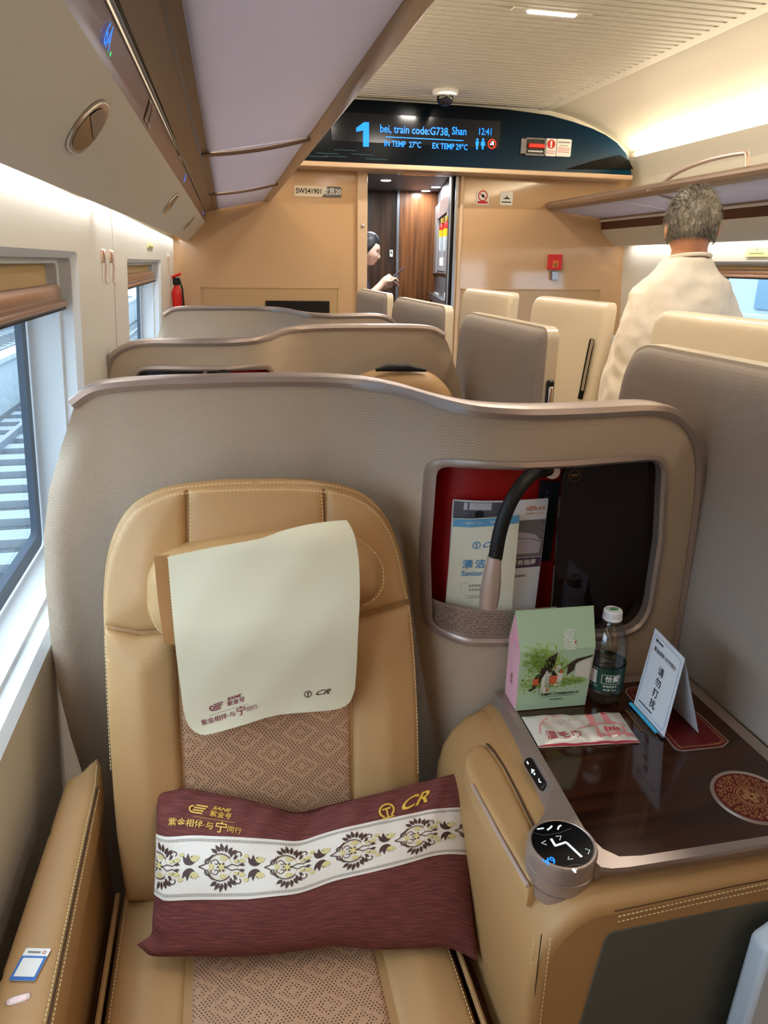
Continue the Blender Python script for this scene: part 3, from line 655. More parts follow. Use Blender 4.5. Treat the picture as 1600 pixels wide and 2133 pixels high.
gp_n = [(-.244, 1.486), (-.215, 1.514), (-.185, 1.55), (-.157, 1.585), (-.130, 1.617), (-.145, 1.625), (-.2, 1.563), (-.249, 1.492)]
rackbar(gp_f, gp_n, YN, 4.985).build('service_panel', BINGREY, LR, ang=50)
# frosted panels and dividers
divs = [(PZ(560, 300, 1.72).y), (PZ(520, 388, 1.725).y)]
ys = [YN, divs[0]-1.55, divs[0], divs[1], 4.98]
for i in range(4):
    a, b = ys[i]+.012, ys[i+1]-.012
    m = rackbar([(.015, 1.689), (.30, 1.744), (.30, 1.755), (.015, 1.70)], [(-.027, 1.689), (.288, 1.744), (.288, 1.755), (-.027, 1.70)], a, b, 3); m.build('frosted_panel', FROST, LR, smooth=False)
for y_ in ys[1:4]:
    rg = lambda dy: [(-.02-.02*flare(y_)+.33*k/8, y_+dy, 1.680+.058*k/8-.008*math.sin(math.pi*k/8)) for k in range(9)]
    MB().tube(rg(-.006), .006, 8).build('cross_bar', mat('bar_bronze', (150, 128, 108), .3, .5), LR); MB().tube(rg(.008), .004, 8).build('cross_bar', BRONZE, LR)
def left_frame(Y, z, off=.002):
    t = flare(Y); k = (z-1.617)/.0485; x = (b_f[0][0]+(b_n[0][0]-b_f[0][0])*t)*(1-k)+(b_f[1][0]+(b_n[1][0]-b_f[1][0])*t)*k
    return x+off
def strip_text(d, name, m, yc, zc): d.build(name, m, LR, lambda x, y: Vector((left_frame(yc+x, zc+y), yc+x, zc+y)))
def strip_pt(px, py): # point on the brown strip
    p = PP(px, py, (-.098, 1.0, 1.64), (1, 0, -.3)); return p.y, p.z
yc, zc = strip_pt(252, 125); q = Draw(); q.text('6A', 0, 0, .036, bold=.005); strip_text(q, 'seat_number', BLUELED, yc, 1.641)
q = Draw(); q.circle(.036, -.010, .003, 12); strip_text(q, 'green_light', GREENLED, yc, 1.641)
q = Draw(); q.rect(-.045, -.017, -.004, .017); q.rect(.006, -.017, .047, .017); yc, _ = strip_pt(322, 262); strip_text(q, 'pictogram', mat('strip_pictogram', (196, 186, 176), .5), yc, 1.641)
q = Draw(); q.rect(-.041, -.014, -.008, .014); q.rect(.010, -.014, .043, .014); q2 = q; q2.build('pictogram_face', BROWN, LR, lambda x, y: Vector((left_frame(yc+x, 1.641+y, .0026), yc+x, 1.641+y)))
for (px, py, tx) in ((383, 371, '5A'), (415, 432, '4A')):
    yc, _ = strip_pt(px, py); q = Draw(); q.text(tx, 0, 0, .034, bold=.006); strip_text(q, 'seat_number', BLUELED, yc, 1.641)
def panel_frame(px, py):
    p = PP(px, py, (-.175, 1.3, 1.562), (.117, 0, -.117)); return p
def panel_surf(Y, k): # k in 0..1 from bottom to top of the service panel
    t = flare(Y); i = min(3, int(k*4)); f = k*4-i
    A = [(gp_f[j][0]+(gp_n[j][0]-gp_f[j][0])*t, gp_f[j][1]+(gp_n[j][1]-gp_f[j][1])*t) for j in range(5)]
    x, z = A[i][0]*(1-f)+A[i+1][0]*f, A[i][1]*(1-f)+A[i+1][1]*f
    return Vector((x, Y, z))
for px, py, sc in ((180, 268, 1.0), (354, 424, 1.), (391, 466, 1.)):
    best = None
    for yi in range(80, 460, 2):
        for ki in range(1, 20):
            P = panel_surf(yi/100, ki/20); c_ = CR.transposed() @ (P-O); e_ = (CXP+F_PX*c_.x/-c_.z-px)**2+(CYP-F_PX*c_.y/-c_.z-py)**2
            if best is None or e_ < best[0]: best = (e_, yi/100, ki/20)
    _, yy, kk = best; c0 = panel_surf(yy, kk); up = (panel_surf(yy, min(1, kk+.2))-panel_surf(yy, max(0, kk-.2))).normalized(); al = Vector((0, 1, 0)); nn = al.cross(up)*1; nn = nn if nn.x > 0 else -nn
    L, W_ = .084, .028
    oval = [(L*math.copysign(abs(math.cos(a))**.75, math.cos(a)), W_*math.sin(a)*(1 if math.sin(a) > 0 else .8)) for a in [2*math.pi*i/40 for i in range(40)]]
    oval = [(x*.8+y*.25, y*1.75) for x, y in oval]
    padded('latch', oval, (c0+nn*.001, al, up, nn), mat('latch_bezel', (196, 184, 172), .3, .7), LR, .004, .004, .006, .001)
    ov2 = [(x*.88-.004, y*.8) for x, y in oval]
    vs = [c0+al*x+up*y+nn*.0055 for x, y in ov2]; m = MB(); rr = [[c0+al*(x*s)+up*(y*s)+nn*(.0056-.012*(1-s)*(1 if x < .02 else .3)*0) for x, y in ov2] for s in (1., .7, .35, .02)]
    m.loft(rr, caps=False); hf = [c0+al*x*.96+up*y*.96+nn*.0064 for x, y in ov2 if y > -x*.2+.004]; MB().add(hf, [tuple(range(len(hf)))]).build('latch_dome', mat('latch_dome', (150, 146, 144), .3, .8), LR); m.build('latch_dish', mat('latch_dish', (180, 160, 136), .2, .9), LR)
    if sc == 1.0 and px == 183:
        g = MB()
        for j in range(9):
            y0 = yy+.40+j*.018; a = panel_surf(y0, .3)+nn*.0006; b = panel_surf(y0, .72)+nn*.0006; g.quad(a, a+al*.005, b+al*.005, b)
        g.build('air_slots', mat('slot_grey', (122, 114, 104), .5), LR, smooth=False)
# right rack
RR = thing('luggage_rack', 'right luggage rack with frosted panels running above the standing man', 'luggage rack', (2.5, 1.7, 1.5))
def rb2(nm, P, m, **k): return prof_bar(P, YN, 4.985).build(nm, m, RR, **k)
rb2('front_rail', [(2.224, 1.772), (2.234, 1.755), (2.274, 1.741), (2.295, 1.748), (2.295, 1.79), (2.24, 1.797), (2.226, 1.788)], BRONZE, bevel=.003)
rb2('panel_edge_frame', [(2.638, 1.698), (2.655, 1.69), (2.66, 1.705), (2.66, 1.73), (2.638, 1.72)], BRONZE)
rb2('pale_edge', [(2.648, 1.679), (2.655, 1.676), (2.66, 1.69), (2.648, 1.693)], WALLW)
rb2('number_strip', [(2.651, 1.678), (2.661, 1.628), (2.68, 1.63), (2.67, 1.68)], DKBROWN)
rb2('service_panel', [(2.661, 1.627), (2.69, 1.588), (2.73, 1.555), (2.777, 1.522), (2.80, 1.53), (2.74, 1.575), (2.69, 1.625)], BINGREY, ang=50)
for a, b in ((YN, .9), (.925, 2.5), (2.525, 4.1), (4.125, 4.975)):
    prof_bar([(2.275, 1.744), (2.64, 1.702), (2.64, 1.713), (2.275, 1.755)], a, b).build('frosted_panel', FROST, RR, smooth=False)
YB_ = PX(1360, 386, 2.24).y
bp_ = [(2.225+.43*k/10, YB_, 1.765-.068*k/10-.014*math.sin(math.pi*k/10)) for k in range(11)]
for dy in (0, .022): MB().tube([(x, y+dy, z) for x, y, z in bp_], .007, 8).build('cross_bar', mat('bar_grey', (170, 156, 146), .3, .4), RR)
# arched grab handle on the rail: pixels on the plane X=2.26
gh = [PX(x, y, 2.26) for x, y in ((1378, 384), (1400, 366), (1430, 350), (1470, 335), (1510, 325), (1548, 319))]
gh2 = [PX(x, y, 2.26) for x, y in ((1556, 322), (1556, 345), (1556, 352))]
MB().tube(spl(gh+gh2, 4, False), .011, 10).build('grab_handle', ROSE2, RR)['label'] = 'arched rose gold grab handle'
# ================================================================ vestibule
VW = mat('vestibule_grey', (112, 112, 118), .45)
struct(MB().box((.3, 5.06, 2.0), (2.05, 7.0, 2.05)).build('ceiling_vestibule', VW))
struct(MB().box((.3, 6.80, 0), (2.05, 6.86, 2.1)).build('wall_vestibule_end', WOODD))
struct(MB().box((.30, 5.06, 0), (.36, 6.9, 2.1)).build('wall_vestibule_left', WOODD))
a = PY(829, 500, 6.78); 
struct(MB().box((a.x-.014, 6.775, 0), (a.x+.010, 6.80, 2.0)).build('trim_steel_strip', STEEL))
b = PY(910, 500, 6.76)
struct(MB().box((a.x+.012, 6.77, 0), (b.x+.02, 6.798, 2.0)).build('door_2', WOODV))
wa, wb = Vector((1.60, 5.07, 0)), Vector((b.x-.0, 6.77, 0)); wd = (wb-wa).normalized(); wn = Vector((-wd.y, wd.x, 0))
struct(MB().extrude([wa, wb, wb-wn*.05, wa-wn*.05], (0, 0, 2.07)).build('wall_vestibule_right', mat('slate_panel', (104, 104, 112), .35)))
def onw(px, py): return PP(px, py, tuple(wa+wn*.002), tuple(wn))
def wbox(px0, py0, px1, py1, d0, d1):
    p, q = onw(px0, py0), onw(px1, py1); za, zb = max(p.z, q.z), min(p.z, q.z)
    a_, b_ = Vector((p.x, p.y, 0)), Vector((q.x, q.y, 0)); return MB().add([Vector((v.x, v.y, z))+wn*d for d in (d0, d1) for z in (zb, za) for v in (a_, b_)], [(0, 1, 3, 2), (4, 6, 7, 5), (0, 4, 5, 1), (2, 3, 7, 6), (0, 2, 6, 4), (1, 5, 7, 3)])
cb = thing('extinguisher_cabinet', 'open steel-framed cabinet in the vestibule wall holding two extinguishers', 'cabinet', tuple(onw(925, 530)))
wbox(911, 440, 938, 525, .0, .004).build('recess', mat('cabinet_brown', (84, 66, 58), .5), cb)
for q_ in ((909.5, 436, 912, 570), (937, 436, 939.5, 570), (909.5, 434, 939.5, 438), (909, 566, 938, 571)): wbox(*q_, .0, .02).build('frame', mat('cabinet_frame', (176, 172, 174), .3, .4), cb)
wbox(911, 525, 937, 566, .0, .012).build('lower_door', mat('cabinet_door', (150, 150, 156), .35), cb)
wbox(919, 537, 926, 554, .012, .014).build('white_label', WHITE, cb)
for i, px in enumerate((929, 939)):
    p = onw(px, 523)+wn*.032; t = thing('fire_extinguisher', ('left of the two small' if i == 0 else 'right of the two small')+' red, yellow and silver extinguishers in the vestibule cabinet', 'fire extinguisher', tuple(p), 'vestibule extinguishers')
    MB().lathe(p, [(.023, 0), (.025, .01), (.025, .10)], 16).build('silver_base', mat('silver_label', (196, 206, 216), .4), t); MB().lathe(p, [(.0255, .10), (.0255, .15)], 16).build('yellow_band', mat('yellow_label', (236, 200, 30), .5), t)
    MB().lathe(p, [(.025, .15), (.025, .17), (.016, .195), (.008, .20)], 16).build('red_top', REDP, t); MB().box(p+Vector((-.012, -.012, .2)), p+Vector((.012, .012, .235))).build('valve', GOLD, t, bevel=.003)
sw = thing('wall_switch', 'upper pair of white switches on the vestibule wall, above the steel tray', 'switch', tuple(onw(912, 620)))
wbox(907, 608, 914, 621, .0, .012).build('switch_plate', WHITE, sw, bevel=.002); wbox(928, 610, 934, 624, .0, .012).build('switch_plate', WHITE, sw, bevel=.002)
tr = thing('wall_dispenser', 'steel dispenser with white label low on the vestibule wall', 'dispenser', tuple(onw(920, 668)))
wbox(907, 626, 934, 670, .0, .03).build('case', mat('disp_dark', (78, 78, 84), .4), tr, bevel=.003); wbox(915, 632, 930, 658, .03, .034).build('window', STEEL, tr); wbox(916, 656, 928, 664, .034, .036).build('label_plate', WHITE, tr); wbox(905, 622, 935, 626, .0, .05).build('ledge', STEEL, tr)
p = PY(815, 528, 6.79); t = thing('wall_socket', 'small white switch plate on the dark wood panel behind the woman', 'switch', tuple(p)); MB().box((p.x-.015, 6.785, p.z-.03), (p.x+.015, 6.80, p.z+.03)).build('plate', WHITE, t, bevel=.003); MB().box((p.x-.008, 6.782, p.z-.004), (p.x+.008, 6.786, p.z+.02)).build('rocker', STEEL, t)
for i, (px, py) in enumerate(((804, 376), (881, 400), (908, 390))):
    p = PZ(px, py, 1.997); p.y = min(p.y, 6.7); t = thing('downlight', ('round downlight nearest the left doorpost in the vestibule ceiling', 'middle round downlight in the vestibule ceiling', 'right round downlight in the vestibule ceiling')[i], 'ceiling light', (p.x, p.y, 1.99), 'vestibule downlights')
    MB().lathe((p.x, p.y, 2.001), [(.045, 0), (.05, -.004), (.052, -.002)], 20).build('trim_ring', STEEL, t); MB().lathe((p.x, p.y, 2.0), [(.04, 0), (.038, -.006), (.01, -.008)], 20).build('lens', LAMPM, t)
# ================================================================ outside
OUT1 = mat('pale_concrete', (160, 172, 178), .8, bump=('noise', 6, .5, .05)); OUT2 = mat('ballast', (96, 104, 110), .9, bump=('noise', 30, 1, .1)); OUT3 = mat('grey_rail', (112, 120, 130), .5)
tag(MB().box((-30, -20, -1.4), (-.9, 60, -1.2)).build('ballast_bed', OUT2), kind='structure')
tag(MB().box((3.3, -20, -1.4), (40, 60, -1.2)).build('ground_right', OUT2), kind='structure')
for X0, lab in ((-2.4, 'nearest'), (-5.4, 'middle'), (-8.6, 'farthest')):
    t = thing('railway_track', 'railway track outside the left window, %s of three' % lab, 'track', (X0, 10, -1.2))
    for s in (-.72, .72): MB().box((X0+s-.04, -10, -1.2), (X0+s+.04, 40, -1.02)).build('rail', OUT3, t)
    g = MB(); y = -8
    while y < 38: g.box((X0-1.2, y, -1.21), (X0+1.2, y+.28, -1.12)); y += .62
    g.build('sleepers', bpy.data.materials.get('sleeper_grey') or mat('sleeper_grey', (128, 138, 146), .8), t)
t = thing('trackside_wall', 'pale concrete wall with coping beyond the tracks outside the left window', 'wall', (-3.9, 10, -1.2))
MB().box((-4.05, -10, -1.2), (-3.85, 60, -.35)).build('panel', OUT1, t); MB().box((-4.12, -10, -.35), (-3.78, 60, -.27)).build('coping', OUT1, t)
t = thing('trackside_wall', 'tall ribbed noise barrier farthest out of the left window', 'wall', (-11, 10, -1.2))
g = MB(); [g.box((-11.2, y, -1.2), (-10.95, y+.2, 3.4)) for y in range(-8, 60, 3)]; g.build('posts', OUT3, t); MB().box((-11.1, -10, -1.2), (-11.0, 60, 3.0)).build('panel', mat('barrier_blue_grey', (130, 152, 170), .7), t)
g = MB(); [g.box((-11.0, -10, z/10), (-10.97, 60, z/10+.1)) for z in range(-8, 28, 4)]; g.build('ribs', OUT1, t)
t = thing('station_building', 'pale blue-white building with tall windows seen through the right window', 'building', (14, 18, -1.2))
MB().box((13, 4, -1.2), (14, 40, 9)).build('facade', mat('facade', (170, 186, 196), .8), t)
for j, y in enumerate(range(6, 38, 3)):
    for z in (.45, 4.0): MB().box((12.95, y, z), (13.02, y+1.1, z+1.35)).build('window', mat('far_window', (110, 140, 160), .3) if 'far_window' not in bpy.data.materials else bpy.data.materials['far_window'], t)
t = thing('platform_fence', 'pale panelled fence outside the right window below the building', 'fence', (7, 14, -1.2))
MB().box((7, 2, -1.2), (7.08, 34, .75)).build('panel', mat('fence_pale', (150, 172, 186), .7), t); g = MB(); [g.box((6.93, y, -1.2), (7.0, y+.12, .8)) for y in range(3, 34, 2)]; g.box((6.92, 2, .72), (7.1, 34, .80)); g.box((6.95, 2, -.2), (7.0, 34, -.12)); g.build('posts', OUT1, t)
# ================================================================ seat pods
PLAN = [(-.36, 1.09), (-.31, 1.13), (-.27, 1.165), (-.2, 1.19), (-.1, 1.205), (.05, 1.21), (.17, 1.20), (.235, 1.165), (.275, 1.10), (.31, 1.02), (.35, .975), (.42, .955), (.52, .950), (.62, .955), (.70, .965), (.78, .985)]
_px = np.array([p[0] for p in PLAN]); _py = np.array([p[1] for p in PLAN])
_fx = np.linspace(-.36, .78, 229); _fy = np.interp(_fx, _px, _py); _k = np.exp(-np.linspace(-2, 2, 17)**2); _k /= _k.sum(); _fy = np.convolve(np.pad(_fy, 8, mode='edge'), _k, 'valid')
def plan(x): return float(np.interp(x, _fx, _fy))
def on_plan(px, py, off=0.):
    x = .4
    for _ in range(30): p = PY(px, py, plan(x)+off); x = .5*x+.5*p.x
    return p.x, p.z
XM = .217
left_edge = [(-.17, 1.204), (-.205, 1.199), (-.232, 1.182), (-.262, 1.11), (-.285, 1.04), (-.300, .96), (-.307, .88), (-.311, .78), (-.311, .68), (-.305, .58), (-.297, .5), (-.29, .0)]
right_edge = [(.742, 0), (.744, .75), (.742, .95), (.735, 1.06), (.722, 1.12), (.70, 1.158), (.665, 1.183), (.62, 1.192)]
top_mid = [(.45, 1.19), (.37, 1.192), (.31, 1.197), (.25, 1.203), (.1, 1.206), (-.05, 1.206)]
SHELL_OL = left_edge[::-1]+[(-.05, 1.206), (.1, 1.206), (.25, 1.203), (.31, 1.197), (.37, 1.192), (.45, 1.19)]+right_edge[::-1]
nout = [on_plan(x, y) for x, y in ((893, 932), (1010, 944), (1100, 946), (1200, 941), (1300, 933), (1390, 926), (1378, 1120), (1348, 1318), (1200, 1330), (1100, 1338), (960, 1335), (884, 1300), (879, 1150))]
NICHE = rpoly([Vector(p) for p in nout], [.03, .0, 0, 0, 0, .035, 0, .07, 0, 0, .05, .05, 0])
def pod(y0, mirror, label, near=False):
    """one seat pod shell: fabric panel, metal edge trim, storage niche"""
    mx = (lambda x: 2*XM-x) if mirror else (lambda x: x)
    LE = sorted((b, a) for a, b in left_edge); lz = [a for a, b in LE]; lx = [b for a, b in LE]
    zs = (lambda v: v-.018*min(1, max(0, (v-.95)/.2))) if not mirror else (lambda v: v-.014*min(1, max(0, (v-1.14)/.05)))
    def edge_k(u, v): d = max(0, min(1, (u-float(np.interp(v, lz, lx)))/.034)); return .026*(1-d)**2*max(0, min(1, (1.165-v)/.07))
    S_ = lambda u, v, k: Vector((mx(u), plan(u)+k+y0+edge_k(u, v), zs(v)))
    t = thing('seat_pod_shell', label, 'seat shell', (mx(.2), y0+1.15, 0), 'pod shells on the left side')
    sp = .0135 if near else .03
    sheet('fabric_panel', SHELL_OL, FABRIC, t, S_, [NICHE], sp, .045)
    # trim along the top and down the aisle side
    path = [(-.232, 1.182), (-.205, 1.199), (-.17, 1.205)]+[(-.1, 1.207), (-.05, 1.207), (.1, 1.207), (.25, 1.204), (.31, 1.198), (.37, 1.193), (.45, 1.191), (.54, 1.192)]+right_edge[::-1][0:]
    path = [(p.x, p.y) for p in spl([Vector((a, b)) for a, b in path], 5, False)]
    rings = []
    for i, (x, z) in enumerate(path):
        a = Vector(path[max(i-1, 0)]); b = Vector(path[min(i+1, len(path)-1)]); tt = (b-a).normalized(); nx, nz = -tt.y, tt.x
        dp = (plan(x+.004)-plan(x-.004))/.008; Y = plan(x)
        ring = []
        for dn, dy in ((-.004, -.003), (.004, -.006), (.012, -.003), (.014, .010), (.013, .04), (.010, .052), (-.004, .053)):
            ring.append(Vector((mx(x+nx*dn-dp*0), Y+dy+y0, zs(z)+nz*dn)))
        rings.append(ring)
    MB().loft(rings).build('edge_trim', ROSE, t, ang=30)
    # niche frame ring
    o0, o1, o2 = inset(NICHE, -.004), inset(NICHE, .0), inset(NICHE, .009)
    if len(o0):
        rg = []
        for pts, k in ((o0, -.0005), (o0, -.006), (inset(NICHE, .004), -.008), (o2, -.004), (o2, .03)): rg.append([S_(p[0], p[1], k) for p in pts])
        fr_ = MB(); vs = [p for r in rg for p in r]; n = len(o0); fr_.add(vs, [(i*n+k, i*n+(k+1) % n, (i+1)*n+(k+1) % n, (i+1)*n+k) for i in range(len(rg)-1) for k in range(n)]); fr_.build('niche_frame', ROSE, t, ang=50)
    inn = inset(NICHE, .010)
    # red lining: back and side walls
    sheet('red_lining', inset(NICHE, .006), RED, t, lambda u, v, k: S_(u, v, .075+k), sp=.03, thick=.004)
    MB().add([S_(p[0], p[1], k) for k in (-.001, .08) for p in inset(NICHE, .0085)], [(i, (i+1) % n, (i+1) % n+n, i+n) for i in range(n)]).build('red_side_lining', RED, t, ang=50)
    # dark glass door
    dq = [on_plan(x, y, .01) for x, y in ((1176, 952), (1381, 938), (1370, 1120), (1342, 1308), (1148, 1312), (1152, 1255))]
    dr = sheet('locker_door', rpoly([Vector(p) for p in dq], [.02, .03, 0, .06, .01, 0]), DKGLASS, t, lambda u, v, k: S_(u, v, .012+k), sp=.03, thick=.006)
    q = Draw(); cx, cz = on_plan(1200, 974, .01); q.arc(cx, cz, .010, 0, 360, .0008, 28); dashes(q, cx-.007, cx+.007, cz+.001, .003, 3); dashes(q, cx-.006, cx+.006, cz-.003, .0008, 1); q.build('gold_emblem', mat('dull_gold_print', (120, 84, 52), .4) if 'dull_gold_print' not in bpy.data.materials else bpy.data.materials['dull_gold_print'], dr, lambda x, y: S_(x, y, .0113))
    # perforated metal pocket
    pk = [on_plan(x, y, .02) for x, y in ((886, 1236), (944, 1255), (1019, 1264), (1090, 1262), (1152, 1256), (1152, 1318), (1100, 1325), (960, 1322), (900, 1292), (886, 1262))]
    sheet('mesh_pocket', [Vector(p) for p in pk], ROSE, t, lambda u, v, k: S_(u, v, .006+k-.0), sp=.012, thick=.002)
    q = Draw()
    x0, x1 = min(p[0] for p in pk), max(p[0] for p in pk)
    for i in range(44):
        for j in range(9):
            u = x0+.004+(x1-x0-.008)*i/43; z = pk[0][1]-.006-.0045*j
            dd = abs(((i/11.) % 1)-.5)*2+abs(((j+1)/9.)-.5)*2
            if (abs(dd-1)*3) % 1 < .55 and inside([(u, z-.001)], inset([Vector(p) for p in pk], .004))[0]: q.rect(u-.0017+(.0008 if j % 2 else 0), z, u+.0013+(.0008 if j % 2 else 0), z+.0009)
    if q.v: q.build('pocket_slots', SEAM, t, lambda x, y: S_(x, y, .0052))
    # dark sign strip behind the lamp
    a_, b_ = on_plan(1128, 992, .06), on_plan(1150, 1172, .06)
    ds = sheet('dark_sign_strip', [Vector((a_[0], b_[1])), Vector((b_[0], b_[1])), Vector((b_[0]+.004, a_[1]-.004)), Vector((a_[0]+.003, a_[1]))], mat('charcoal_label', (38, 42, 48), .4) if 'charcoal_label' not in bpy.data.materials else bpy.data.materials['charcoal_label'], t, lambda u, v, k: S_(u, v, .068+k), sp=.03, thick=.003)
    q = Draw(); q.arc((a_[0]+b_[0])/2, a_[1]-.022, .0025, 0, 300, .0008); q.stroke([((a_[0]+b_[0])/2-.003, a_[1]-.03), ((a_[0]+b_[0])/2+.005, a_[1]-.031)], .0014); q.build('sign_symbols', mat('grey_symbol', (150, 150, 156), .5) if 'grey_symbol' not in bpy.data.materials else bpy.data.materials['grey_symbol'], ds, lambda x, y: S_(x, y, .0672))
    # gooseneck lamp
    pts = [(1150, 960, .03), (1128, 962, .012), (1112, 968, -.005), (1090, 990, -.022), (1068, 1025, -.033), (1052, 1065, -.038), (1040, 1110, -.041), (1032, 1160, -.042)]
    P = []
    for x, y, k in pts: u, v = on_plan(x, y, k); P.append(S_(u, v, k))
    P = spl(P, 4, False)
    nk = MB().tube(P, [.0105]*(len(P)), 14).build('lamp_neck', BLACKR, t)
    u, v = on_plan(1150, 960, .03); MB().tube([S_(u+.012, v-.001, .05), S_(u-.004, v, .018)], [.013, .012], 16).build('lamp_socket', ROSE2, nk)
    h = []
    for x, y, k in ((1031, 1156, -.042), (1028, 1175, -.042), (1024, 1210, -.040), (1020, 1240, -.038), (1017, 1263, -.037)): u, v = on_plan(x, y, k); h.append(S_(u, v, k))
    MB().tube(h, [.0108, .0118, .0145, .0155, .0140], 20).build('lamp_head', ROSE2, nk)
    return t
pod(0, False, 'nearest taupe fabric pod shell with open red storage niche and gooseneck lamp', True)
pod(.985, True, 'second taupe pod shell, its red niche on the window side', False)
pod(2.02, False, 'farthest taupe pod shell, the one before the tan end wall')

# ---- long side partitions along the aisle
def partition(X, yn, yf, zt, label, near_slant=0., side=-1, mode='A'):
    t = thing('privacy_partition', label, 'partition', (X+.03, (yn+yf)/2, 0), 'aisle partitions')
    def ol(i): # outline in (y,z)
        pts = [(yn+near_slant+i, .02), (yn+near_slant*.45+i, .72), (yn+i, zt-i), (yf-i, zt-i), (yf+.045-i, 1.0), (yf+.045-i, .02)]
        return rpoly([Vector(p) for p in pts], [.0, .3, .035, .075, .1, 0], 8)
    if mode == 'A':
        sheet('cream_shell', ol(0), CREAM, t, lambda u, v, k: Vector((X+.018+k, u, v)), sp=.2, thick=.030).modifiers.new('b', 'BEVEL').width = .008
        padded('fabric_pad', ol(.003), ((X+.024, 0, 0), (0, 1, 0), (0, 0, 1), (-1, 0, 0)), GREYFAB, t, .026, .045, .03, .004)
    else:
        padded('cream_shell', ol(0), ((X+.03, 0, 0), (0, 1, 0), (0, 0, 1), (-1, 0, 0)), CREAM, t, .024, .03, .03, .03)
        sheet('grey_lining', inset(ol(0), .01), GREYFAB, t, lambda u, v, k: Vector((X+.058+k, u, v)), sp=.2, thick=.008)
    return t
def slot(t, X, pts, m=BLACK, w_=.010):
    P = [Vector((X, y, z)) for y, z in pts]; MB().tube(P, w_, 12).build('handle_slot', m, t); MB().tube([p+Vector((-.004, 0, -.003)) for p in P], w_*.55, 10).build('handle_insert', CHROME, t)
partition(.752, .35, 1.275, 1.247, 'nearest grey fabric partition running beside the wooden console top')
a2 = partition(.752, 1.65, 2.30, 1.240, 'grey and cream partition, second along the left of the aisle', -.0)
MB().box((.775, 1.640, .98), (.795, 1.653, 1.115)).build('latch_plate', BLACK, a2, bevel=.008, seg=4); MB().box((.779, 1.636, .985), (.791, 1.646, 1.10)).build('latch_insert', CHROME, a2, bevel=.004)
a3 = partition(.752, 2.50, 3.28, 1.243, 'third small partition along the left of the aisle, in front of the doorway')
a4 = partition(.752, 3.44, 4.19, 1.248, 'farthest small partition, below the woman with the phone')
b1 = partition(1.45, .8, 2.30, 1.245, 'long cream partition across the aisle, cutting across the back of the man', mode='B')
b2 = partition(1.45, 2.635, 3.34, 1.248, 'cream partition with long black handle slot, left of the man', .10, mode='B')
b3 = partition(1.45, 3.62, 4.40, 1.248, 'farthest cream partition across the aisle, right of the doorway', .10, mode='B')
def slot_px(t, pts, X, m, r, r2, nm):
    P = [PX(x, y, X) for x, y in pts]; MB().tube(P, r, 12).build(nm, m, t); return P
slot_px(b2, ((1234, 707), (1228, 735), (1221, 770), (1213, 812), (1209, 830)), 1.452, BLACK, .012, .008, 'handle_slot'); slot_px(b2, ((1234, 710), (1228, 737), (1221, 771), (1213, 813)), 1.441, CHROME, .0055, .005, 'handle_insert')

# ================================================================ leather seat
SN = Vector((0, -1, .25)).normalized(); SU = Vector((1, 0, 0)); SV = Vector((0, .25, 1)).normalized(); SO = Vector((.04, .91, .44))
def sp_(px, py, k=0.): # pixel to seat-back plane coordinates (u,v)
    p = PP(px, py, SO+SN*k, SN); d = p-SO; return Vector((d.dot(SU), d.dot(SV)))
def spw(u, v, k): return SO+SU*u+SV*v+SN*k
def seatpts(l, k=0.): return [sp_(x, y, k) for x, y in l]
seat = thing('leather_seat', 'tan leather recliner seat with perforated centre panel, nearest on the left', 'seat', (.04, .85, 0))
FR = (SO, SU, SV, SN)
outer_px = [(262, 1888), (240, 1760), (226, 1600), (214, 1400), (208, 1250), (222, 1140), (262, 1062), (330, 1022), (430, 1006), (540, 1001), (660, 1003), (745, 1020), (800, 1062), (836, 1130), (858, 1230), (868, 1330), (877, 1480), (880, 1620), (884, 1890)]
outer = spl(seatpts(outer_px, .03), 6)
# keep the base straight
padded('backrest_shell', [p for p in spl(seatpts(outer_px, .03), 6, False)], FR, LEATHER_D, seat, .026, .022, .016, .06)
def pan(nm, px, m, r=.012, depth=.012, edge=.012, base=.024, par=seat, sp=.012, bulge=0):
    pts = seatpts(px, .035); fr = (SO+SN*base, SU, SV, SN)
    return padded(nm, rpoly(pts, r) if r else pts, fr, m, par, depth, edge, sp, .004, bulge)
def px_spl(l, n=5): return [(p[0], p[1]) for p in spl([Vector(a) for a in l], n, False)]
Ltop = px_spl([(216, 1305), (216, 1245), (230, 1150), (270, 1072), (330, 1035), (386, 1020)]); Rtop = px_spl([(678, 1018), (740, 1032), (792, 1070), (826, 1135), (848, 1230), (856, 1252)])
pan('upper_left_bolster', Ltop+[(390, 1310), (290, 1318)], LEATHER, .0, bulge=.012)
pan('upper_right_bolster', Rtop+[(760, 1280), (676, 1300)], LEATHER, 0, bulge=.012)
pan('top_centre_panel', [(391, 1020), (460, 1016), (540, 1014), (610, 1014), (674, 1017), (680, 1130), (676, 1300), (392, 1310)], LEATHER, .003, bulge=.006)
pan('lower_left_bolster', px_spl([(262, 1882), (242, 1750), (230, 1600), (221, 1440), (216, 1311)])+[(290, 1324), (365, 1318), (372, 1480), (380, 1640), (392, 1884)], LEATHER, .004, bulge=.014)
pan('lower_right_bolster', [(680, 1306), (762, 1286)]+px_spl([(857, 1258), (866, 1340), (873, 1480), (876, 1620), (880, 1884)])+[(750, 1886), (738, 1640), (736, 1460)], LEATHER, .004, bulge=.014)
pan('perforated_panel', [(368, 1318), (676, 1304), (732, 1460), (735, 1640), (748, 1886), (395, 1886), (383, 1640), (375, 1480)], PERF, .003, .008, .008, .022)
